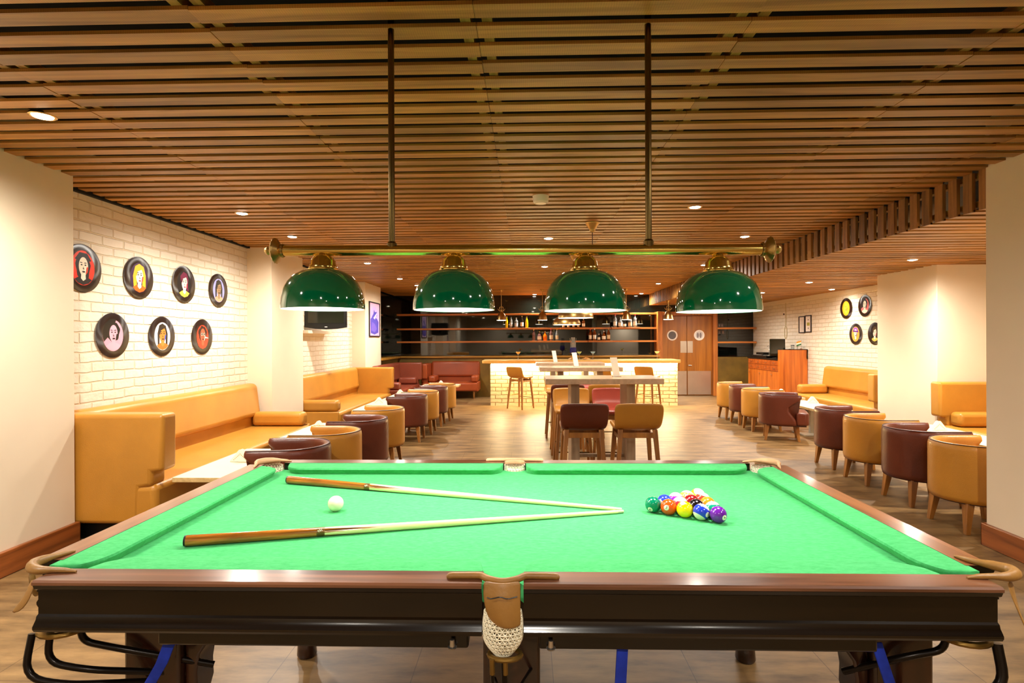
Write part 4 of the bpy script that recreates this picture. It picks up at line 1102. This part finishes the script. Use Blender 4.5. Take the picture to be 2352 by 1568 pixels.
# dark niche right of the door
for z in (1.80, 1.43):
    t = thing('niche_shelf', 'dark wooden shelf in the niche right of the door, %s' % ('upper one' if z > 1.5 else 'lower one'), 'shelf', (5.5, 14.8, z), 0, 'shelves in the dark niche')
    b = B(); bx(b, 5.03, 6.05, 14.66, YB+.015, z-.045, z); obj('shelf_board', b, M['shelf'], t, world=True)
b = B(); bx(b, 5.02, WR, 14.64, YB+.01, 0, 1.02); struct('trim_12', b, M['dado_panel'])
for k, (px, z, lb) in enumerate(((1650, 1.86, 'small pale switch plate beside the door frame, upper left'), (1656, 1.86, 'small pale switch plate beside the door frame, upper right'), (1650, 1.68, 'switch plate under the upper niche shelf, left'), (1658, 1.68, 'switch plate under the upper niche shelf, right'))):
    x = ((px-1176)/1265-.0265)*14.85
    t = thing('wall_switch', lb, 'switch', (x, YB+.018, z), 0, 'switch plates in the niche')
    b = B(); bx(b, -.032, .032, -.008, 0, -.05, .05); obj('plate', b, flat(120, 104, 96), t, bevel=.002)
    b = B(); bx(b, -.014, .014, -.012, -.006, -.02, .02); obj('rocker', b, flat(160, 144, 134), t)

# ------------------------------------------------------------------ cabinet and things on it
# local frame: x along the front (towards the far end), front faces -X of the room
cb = thing('sideboard', 'reddish wood sideboard with drawers and a taller end panel at right', 'cabinet', (5.75, 12.9, 0))
CXF = 5.48; CYN = 12.05; CYF = 13.75
b = B(); bx(b, CXF, WR-.01, CYN+.05, CYF, .06, 1.02); obj('body', b, M['cab'], cb, world=True)
b = B(); bx(b, CXF-.02, WR-.01, CYN+.02, CYF+.02, 1.02, 1.05); obj('worktop', b, M['black'], cb, world=True)
b = B(); bx(b, CXF-.03, WR-.01, CYN, CYN+.05, .0, 1.25); obj('end_panel', b, M['cab'], cb, world=True)
b = B(); bx(b, WR-.03, WR-.005, CYN, CYF+.02, 1.05, 1.25); bx(b, CXF+.3, WR-.01, CYN-.005, CYN+.3, 1.25, 1.265); obj('upstand', b, M['mahog_dk'], cb, world=True)
b = B(); bx(b, CXF+.05, WR-.02, CYN+.05, CYF-.05, 0, .06); obj('plinth', b, M['black'], cb, world=True)
ys = [CYN+.06, CYN+.47, CYN+.89, CYN+1.30, CYF-.01]
for (za, zb) in ((.905, 1.01), (.775, .895)):
    for y0, y1 in zip(ys, ys[1:]):
        b = B(); bx(b, CXF-.016, CXF, y0+.004, y1-.004, za, zb); d = obj('drawer', b, M['cab_d'], cb, world=True, bevel=.002)
        b = B(); tube(b, [(CXF-.03, (y0+y1)/2-.035, (za+zb)/2), (CXF-.03, (y0+y1)/2+.035, (za+zb)/2)], .005, 6); obj('handle', b, M['steel'], d).location = -cb.location
for y0, y1 in ((ys[0], ys[1]), (ys[1], ys[3]-.2), (ys[3]-.2, ys[4])):
    b = B(); bx(b, CXF-.016, CXF, y0+.004, y1-.004, .08, .765); d = obj('cabinet_door', b, M['cab'], cb, world=True, bevel=.002)
    b = B(); tube(b, [(CXF-.03, y1-.12, .70), (CXF-.03, y1-.05, .70)], .005, 6); obj('handle', b, M['steel'], d).location = -cb.location
t = thing('music_console', 'black mixing deck lying on the sideboard top', 'audio console', (5.72, 13.25, 1.05))
b = B(); bx(b, -.2, .2, -.4, .4, 0, .06); bx(b, -.12, .16, -.05, .35, .06, .12); obj('deck', b, M['black'], t, bevel=.01)
b = B()
for y in (-.2, .2): lathe(b, [(0, .066), (.11, .066), (.115, .06), (0, .06)], 24, (-.02, y, 0))
obj('platter', b, flat(60, 56, 50), t)
for y in (-.25, .0, .16):
    b = B(); bx(b, -.15, -.12, y, y+.12, .06, .064); obj('display', b, flat(214, 206, 190), t)
t = thing('monitor', 'dark upright screen standing on the sideboard', 'monitor', (5.68, 12.62, 1.05), 0)
b = B(); bx(b, -.16, .16, -.02, .02, .05, .44); s = obj('screen', b, M['screen'], t, bevel=.006); s.rotation_euler = (-.1, 0, -.25)
b = B(); bx(b, -.08, .08, -.1, .1, 0, .015); bx(b, -.015, .03, -.03, .03, .01, .12); obj('stand', b, M['black'], t)
t = thing('desk_lamp', 'thin bent chrome reading lamp on the sideboard', 'desk lamp', (5.56, 12.78, 1.05))
b = B(); tube(b, arcpts([(0, 0, .06), (0, 0, .2), (.02, .06, .30), (.0, .11, .26)], .05), .006, 8); lathe(b, [(0, .05), (.04, .05), (.04, .062), (0, .065)], 16); obj('arm', b, M['steel'], t)
t = thing('drinking_glass', 'short clear tumbler beside the dark screen', 'glass', (5.85, 12.36, 1.051))
b = B(); lathe(b, [(0, 0), (.03, 0), (.035, .22), (.032, .22), (.028, .006), (0, .006)], 20); obj('tumbler', b, cl, t)
t = thing('candle_jar', 'small dark rimmed jar on the tall end of the sideboard', 'jar', (5.80, 12.17, 1.266))
b = B(); lathe(b, [(0, 0), (.035, 0), (.035, .08), (.03, .08), (.03, .006), (0, .006)], 20); obj('glass_body', b, cl, t)
b = B(); lathe(b, [(.036, .076), (.038, .078), (.038, .09), (.034, .09)], 20); obj('rim', b, M['black'], t)
t = thing('table_flag', 'tiny table flag in orange, white and green on the sideboard corner', 'flag', (5.95, 12.10, 1.266))
b = B(); lathe(b, [(0, 0), (.03, 0), (.026, .015), (0, .018)], 16); obj('base', b, M['base_wood'], t)
b = B(); tube(b, [(0, 0, .01), (0, 0, .2)], .003, 6); obj('pole', b, M['steel'], t)
b = B(); 
for k, mi in enumerate((2, 1, 0)):
    z0 = .09+.032*k; vs = [(-.0, z0), (-.10, z0-.03), (-.10, z0+.002), (0, z0+.032)]
    prism(b, vs, -.002, .002, 'XZ', mi)
obj('cloth', b, [flat(240, 150, 40), flat(245, 240, 225), flat(20, 100, 50)], t)

# ------------------------------------------------------------------ wall discs with pop art prints (generic portraits)
def ell(cx, cy, rx, ry, n=24, a0=0, wob=0.): return [(cx+rx*cos(2*pi*k/n+a0)*(1+wob*sin(5*2*pi*k/n)), cy+ry*sin(2*pi*k/n+a0)*(1+wob*cos(7*2*pi*k/n))) for k in range(n)]
def clip(poly, r=.985): 
    out = []
    for x, y in poly:
        d = math.hypot(x, y); out.append((x*r/d, y*r/d) if d > r else (x, y))
    return out
def portrait(sch):
    """layers (polygon, colour) in a unit disc"""
    bg, hair, face, acc, cloth, style = sch
    L = [(ell(0, 0, 1, 1, 40), bg)]
    if style in ('beret', 'curl'): L.append((ell(0, .05, 1, 1, 40)[8:24]+[(-.1, .2)], acc))
    if style == 'halo':
        L.append((ell(0, 0, .94, .94, 40), hair)); 
    if style == 'long': L += [(clip([(-.62, -.7), (-.7, .1), (-.45, .75), (0, .95), (.5, .78), (.72, .2), (.7, -.6), (.3, -.75), (.36, 0), (-.3, 0), (-.28, -.8)]), hair)]
    elif style == 'beret': L += [(clip(ell(.0, .05, .62, .78, 26, 0, .1)), hair), (clip([(-.7, .5), (-.3, .92), (.35, .9), (.72, .5), (.4, .42), (-.35, .42)]), hair)]
    elif style in ('curl', 'halo'): L += [(clip(ell(0, .25, .66, .62, 34, 0, .09)), hair if style == 'curl' else bg)]
    elif style == 'dread': L += [(clip([(-.6, -.8), (-.62, .2), (-.4, .78), (0, .92), (.42, .76), (.66, .2), (.62, -.75), (.42, -.78), (.4, -.1), (-.36, -.1), (-.4, -.85)]), hair)]
    elif style == 'hat': L += [(clip([(-.6, .38), (.62, .3), (.5, .78), (.0, .92), (-.45, .82)]), hair)]
    elif style == 'tuft': L += [(clip([(-.5, .2), (-.55, .6), (-.1, .95), (.4, .85), (.6, .4), (.5, .0), (.62, -.5), (.42, -.45), (.3, .3), (-.3, .45)]), hair)]
    L += [(clip([(-.75, -.7), (-.3, -.48), (.3, -.48), (.78, -.66), (.5, -.95), (0, -1), (-.5, -.95)]), cloth)]
    L += [([(-.17, -.35), (.2, -.35), (.22, -.62), (0, -.75), (-.2, -.6)], face)]
    L += [([(.40*cos(a*pi/14)*(1 if sin(a*pi/14) > 0 else .88+.12*cos(a*pi/14)**2)+.02, .10+.56*sin(a*pi/14)) for a in range(28)], face)]
    if style in ('long', 'tuft', 'dread'): L += [([(-.40, .15), (-.32, .62), (.05, .7), (.3, .6), (.1, .52), (-.2, .42), (-.3, .1)], hair)]
    if style == 'hat': L += [([(-.78, .34), (.8, .22), (.7, .40), (-.6, .5)], acc)]
    ink = acc if sum(face) < 300 else (30, 14, 18)
    for sx in (-1, 1):
        L += [(ell(sx*.16+.02, .20, .085, .04, 12), ink), ([(sx*.07, .30), (sx*.28, .31), (sx*.26, .36), (sx*.08, .34)], ink)]
    L += [([(.0, .1), (.05, -.02), (.10, -.04), (.02, -.07), (-.03, -.03)], ink), (ell(.03, -.2, .13, .05, 14), (190, 40, 50) if style in ('long', 'tuft') else ink), ([(.30, .1), (.42, .1), (.36, -.2), (.2, -.36), (.26, -.1)], acc)]
    if style == 'halo':
        for sx in (-1, 1): L += [(ell(sx*.17+.02, .2, .14, .12, 16), (240, 230, 220)), (ell(sx*.17+.02, .2, .1, .085, 16), (40, 12, 12))]
        L += [([(.3, .02), (.85, -.08), (.85, -.13), (.3, -.1)], (240, 232, 220))]
    return L
def record(label, pos, facing, sch, r=.196, lr=.138):
    t = thing('vinyl_record', label, 'wall art', pos, 0, 'picture discs on the brick walls')
    t.rotation_euler = (pi/2, 0, facing)
    b = B(); lathe(b, [(.004, .002), (.004, .005), (lr-.003, .006), (r-.006, .006), (r, .004), (r-.004, .0), (0, 0)], 56); obj('vinyl_disc', b, M['vinyl'], t, sharp=60)
    b = B(); mats = []; idx = {}
    for k, (poly, colr) in enumerate(portrait(sch)):
        if colr not in idx: idx[colr] = len(mats); mats.append(flat(*colr))
        z = .0062+.00025*k; vs = [b.verts.new((x*lr*.86, y*lr, z)) for x, y in poly]
        b.faces.new(vs).material_index = idx[colr]
    bmesh.ops.triangulate(b, faces=b.faces)
    for f in b.faces:
        f.normal_update()
        if f.normal.z < 0: f.normal_flip()
    me = bpy.data.meshes.new('print'); b.to_mesh(me); b.free()
    for m in mats: me.materials.append(m)
    o = bpy.data.objects.new('print', me); C.objects.link(o); o.parent = t
    return t
K = (16, 8, 8); W_ = (238, 226, 204)
XL = WL+.006
REC = [((4.392, 2.083), ((232, 46, 12), K, W_, (236, 60, 20), (24, 14, 14), 'beret'), 'picture disc with a dark haired figure on bright red, cut by the pillar'),
 ((5.044, 2.079), ((56, 22, 60), (236, 176, 40), W_, (214, 50, 60), (226, 96, 20), 'long'), 'picture disc with yellow hair and a pale face, second in the upper row'),
 ((5.719, 2.086), (K, (110, 20, 60), W_, (236, 70, 90), (216, 190, 70), 'tuft'), 'picture disc with a crimson haired singer, third in the upper row'),
 ((6.370, 2.081), ((150, 152, 206), (40, 34, 26), (150, 120, 86), (60, 50, 40), (222, 150, 116), 'dread'), 'picture disc with a lilac blue background, last in the upper row'),
 ((4.715, 1.540), ((236, 160, 182), K, (238, 170, 190), K, (238, 170, 190), 'curl'), 'pink picture disc, first in the lower row'),
 ((5.366, 1.537), ((222, 216, 226), (40, 30, 24), (214, 132, 50), (60, 80, 200), (220, 110, 30), 'dread'), 'rainbow coloured picture disc with a smiling face in the lower row'),
 ((6.043, 1.537), ((44, 14, 10), (226, 60, 34), (200, 90, 60), (240, 200, 180), (226, 60, 34), 'halo'), 'picture disc with a glowing red ring and goggles, last in the lower row')]
for (y, z), s, lb in REC: record(lb, (XL, y, z), H, s)
RECR = [((10.613, 2.061), ((236, 164, 30), (240, 180, 50), (240, 186, 70), (150, 90, 10), (236, 164, 30), 'dread'), 'yellow picture disc on the right wall, upper left of the group'),
 ((10.033, 2.074), ((206, 110, 110), K, W_, (40, 30, 30), W_, 'curl'), 'black and white curly haired picture disc on the right wall'),
 ((9.45, 2.074), (K, (60, 40, 20), W_, K, K, 'beret'), 'picture disc on the right wall almost hidden behind the column'),
 ((10.311, 1.570), ((240, 166, 70), (150, 80, 190), W_, (104, 24, 130), (240, 166, 70), 'hat'), 'picture disc with a purple hat on the right wall'),
 ((9.751, 1.571), (K, (70, 50, 30), W_, (220, 60, 80), (236, 190, 90), 'tuft'), 'dark picture disc with a pale face cut by the right column')]
for (y, z), s, lb in RECR: record(lb, (WR-.006, y, z), -H, s)

# framed certificates, cable, poster, television
for y, z, lb, two in ((12.29, 1.80, 'left black framed certificate on the right brick wall', 0), (12.02, 1.81, 'right black framed certificate with an olive square on the right wall', 1)):
    t = thing('picture_frame', lb, 'frame', (WR-.002, y, z), 0, 'black framed certificates')
    b = B()
    for y0, y1, z0, z1 in ((-.13, .13, .165, .185), (-.13, .13, -.185, -.165), (-.13, -.11, -.165, .165), (.11, .13, -.165, .165)): bx(b, -.018, 0, y0, y1, z0, z1)
    obj('frame', b, M['frame_blk'], t)
    b = B(); bx(b, -.006, -.003, -.11, .11, -.165, .165); pp = obj('paper_sheet', b, M['paper'], t)
    b = B()
    if two: bx(b, -.0075, -.006, -.06, .06, -.04, .03, 1); bx(b, -.0075, -.006, -.02, .02, .08, .095); bx(b, -.0075, -.006, -.012, .012, -.11, -.08)
    else:
        for k in range(9): bx(b, -.0075, -.006, -.07, .07-.02*(k % 3), .11-.028*k, .113-.028*k)
    obj('printed_text', b, [M['ink'], flat(176, 164, 60)], pp)
t = thing('wall_cable', 'thin loose cable looped on the right brick wall above the sideboard', 'cable', (WR-.004, 13.05, 2.0))
b = B(); tube(b, arcpts([(0, 0, .33), (-.004, -.01, .0), (-.004, 0, -.2)], .05), .006, 6)
tube(b, [(-.006, .0+.06*cos(a*pi/8), -.36+.15*sin(a*pi/8)) for a in range(17)], .006, 6, caps=False); obj('cord', b, flat(196, 178, 120), t)
b = B(); lathe(b, [(0, 0), (.02, 0), (.022, .012), (0, .016)], 14, (0, .09, .07)); 
for v in b.verts: v.co = Vector((-(v.co.z-.07), v.co.y, .07+v.co.x))
obj('hook', b, flat(70, 36, 20), t)
t = thing('framed_poster', 'tall framed poster in pink and violet on the far left pier', 'poster', (-3.34, 12.0, 1.953))
b = B()
for y0, y1, z0, z1 in ((-.42, .42, .355, .375), (-.42, .42, -.375, -.355), (-.42, -.395, -.355, .355), (.395, .42, -.355, .355)): bx(b, 0, .022, y0, y1, z0, z1)
obj('frame', b, M['frame_blk'], t)
b = B(); bx(b, .004, .008, -.4, .4, -.36, .36); pp = obj('poster_sheet', b, flat(240, 192, 226), t)
b = B(); mats = [flat(206, 176, 232), flat(96, 84, 190), flat(126, 104, 206), flat(226, 206, 240)]
def py(poly, k, mi): 
    b.faces.new([b.verts.new((.0085+.0004*k, x, z)) for x, z in poly]).material_index = mi
py(ell(.0, -.02, .33, .3, 24), 0, 0); py([(-.3, -.3), (-.32, .0), (-.1, .08), (.2, .02), (.32, -.05), (.3, -.28), (.0, -.33)], 1, 1)
py([(-.22, .05), (-.1, .12), (-.05, .22), (.02, .16), (.16, .18), (.2, .1), (.05, .02)], 2, 1); py([(-.26, -.24), (-.2, -.05), (.0, -.1), (.18, -.2), (.0, -.28)], 3, 2); py([(-.1, .03), (.02, .0), (.18, .12), (.16, .15)], 4, 3)
o = obj('artwork', b, mats, pp, smooth=False)
t = thing('television', 'old dark television on the white brick wall above the second sofa', 'television', (-3.30, 9.0, 1.90), .25)
b = B(); bx(b, -.33, .33, -.05, .05, -.19, .26); obj('housing', b, M['black'], t, bevel=.02)
b = B(); bx(b, -.28, .28, -.056, -.05, -.12, .22); obj('screen', b, M['screen'], t)
b = B(); prism(b, [(-.33, -.19), (-.18, -.215), (0, -.225), (.18, -.215), (.33, -.19), (.33, -.15), (-.33, -.15)], -.06, .04, 'XZ'); obj('chin', b, M['black'], t)
b = B(); bx(b, -.02, .02, -.0625, -.06, -.19, -.178); obj('maker_mark', b, M['whitepl'], t)
b = B(); bx(b, -.05, .05, .05, .22, -.1, .0); obj('bracket', b, M['black'], t)
t = thing('wall_box', 'shallow cream box fixed on the brick below the television', 'wall box', (WL, 9.3, 1.66))
b = B(); bx(b, 0, .12, -.55, .5, -.05, .0); obj('shelf_board', b, M['plaster'], t, bevel=.003)

# ------------------------------------------------------------------ pendants
def bowl(label, x, y, z, r=.26):
    t = thing('bowl_pendant', label, 'pendant lamp', (x, y, z), 0, 'brass bowl pendants over the high tables')
    b = B(); prof = [(r*sin(a*pi/2/10), r*.72*cos(a*pi/2/10)) for a in range(1, 11)]
    lathe(b, [(.02, r*.725)]+prof+[(r-.006, .002)]+[(p[0]*.975, p[1]*.975) for p in prof[::-1]][1:], 44); s = obj('bowl', b, M['brass_ant'], t, sharp=60)
    b = B(); lathe(b, [(0, .003), (r*.965, .003), (r*.965, .008), (0, .008)], 40); obj('light_disc', b, M['glow_soft'], t)
    b = B(); tube(b, [(0, 0, r*.72), (0, 0, 2.70-z-.08)], .004, 8); obj('cord', b, M['piping'], t)
    b = B(); h = 2.70-z; lathe(b, [(.012, h-.1), (.03, h-.085), (.036, h-.05), (.055, h-.02), (.075, h-.008), (.078, h)], 24); obj('ceiling_rose', b, M['brass_ant'], t)
bowl('brass bowl pendant hidden behind the third green shade, its ceiling rose in view', .69, 5.76, 1.86)
bowl('brass bowl pendant just under the third green shade', .71, 8.0, 1.80)
bowl('lower left brass bowl pendant in front of the back bar bottles', .74, 10.2, 1.765)
def small(label, px, y=13.2, z=1.965):
    x = ((px-1176)/1265-.0265)*y; low_ = x > 3.29
    t = thing('bell_pendant', label, 'pendant lamp', (x, y, z), 0, 'small brass bell pendants over the bar')
    b = B(); lathe(b, [(.118, 0), (.113, .03), (.098, .1), (.07, .165), (.03, .2), (.02, .21), (.018, .205), (.066, .16), (.094, .098), (.11, .03), (.114, 0)], 32); obj('bell', b, M['brass_ant'], t, sharp=60)
    b = B(); lathe(b, [(0, -.003), (.112, -.001), (.112, .006), (0, .006)], 24); obj('light_disc', b, M['glow_cool2'], t)
    spot(t, (0, 0, -.03), 22., 2.4, col=(1, .88, .66))
    b = B(); lathe(b, [(.02, .205), (.022, .25), (.012, .26)], 14)
    for sx in (-1, 1):
        tube(b, arcpts([(sx*.01, 0, .215), (sx*.055, 0, .225), (sx*.085, 0, .275)], .02), .006, 6)
        tube(b, arcpts([(sx*.04, 0, .22), (sx*.04, 0, .32), (0, 0, .32)], .015), .005, 6)
    obj('bracket', b, M['brass_ant'], t)
    top = (2.41 if low_ else 2.70)-z
    b = B(); tube(b, [(0, 0, .25), (0, 0, top)], .006, 8); obj('rod', b, M['brass_ant'], t)
    b = B(); lathe(b, [(.01, top-.05), (.03, top-.03), (.055, top-.01), (.055, top)], 18); obj('ceiling_rose', b, M['brass_ant'], t)
M['glow_cool2'] = plain('bell_pendant_glow', (1, 1, 1, 1), .5, var=0, emit=(1, .9, .7, 1), estr=14.)
small('small brass bell pendant left of the yellow bottle, first from left', 1152)
small('small brass bell pendant at the left edge of the third green shade', 1246)
small('small brass bell pendant at the right edge of the third green shade', 1438)
small('small brass bell pendant in front of the wooden door', 1533)

# ------------------------------------------------------------------ world and view
w = bpy.data.worlds.new('world'); scene.world = w; w.use_nodes = True
bg = w.node_tree.nodes['Background']; bg.inputs[0].default_value = (1, .82, .6, 1); bg.inputs[1].default_value = .05
vs = scene.view_settings; vs.view_transform = 'Standard'; vs.look = 'None'; vs.exposure = 1.2; vs.gamma = 1.0; vs.use_curve_mapping = False
cy = scene.cycles; cy.adaptive_threshold = .025; cy.max_bounces = 9; cy.diffuse_bounces = 5; cy.glossy_bounces = 4; cy.transmission_bounces = 6; cy.sample_clamp_indirect = 6.0; cy.caustics_reflective = False; cy.caustics_refractive = False
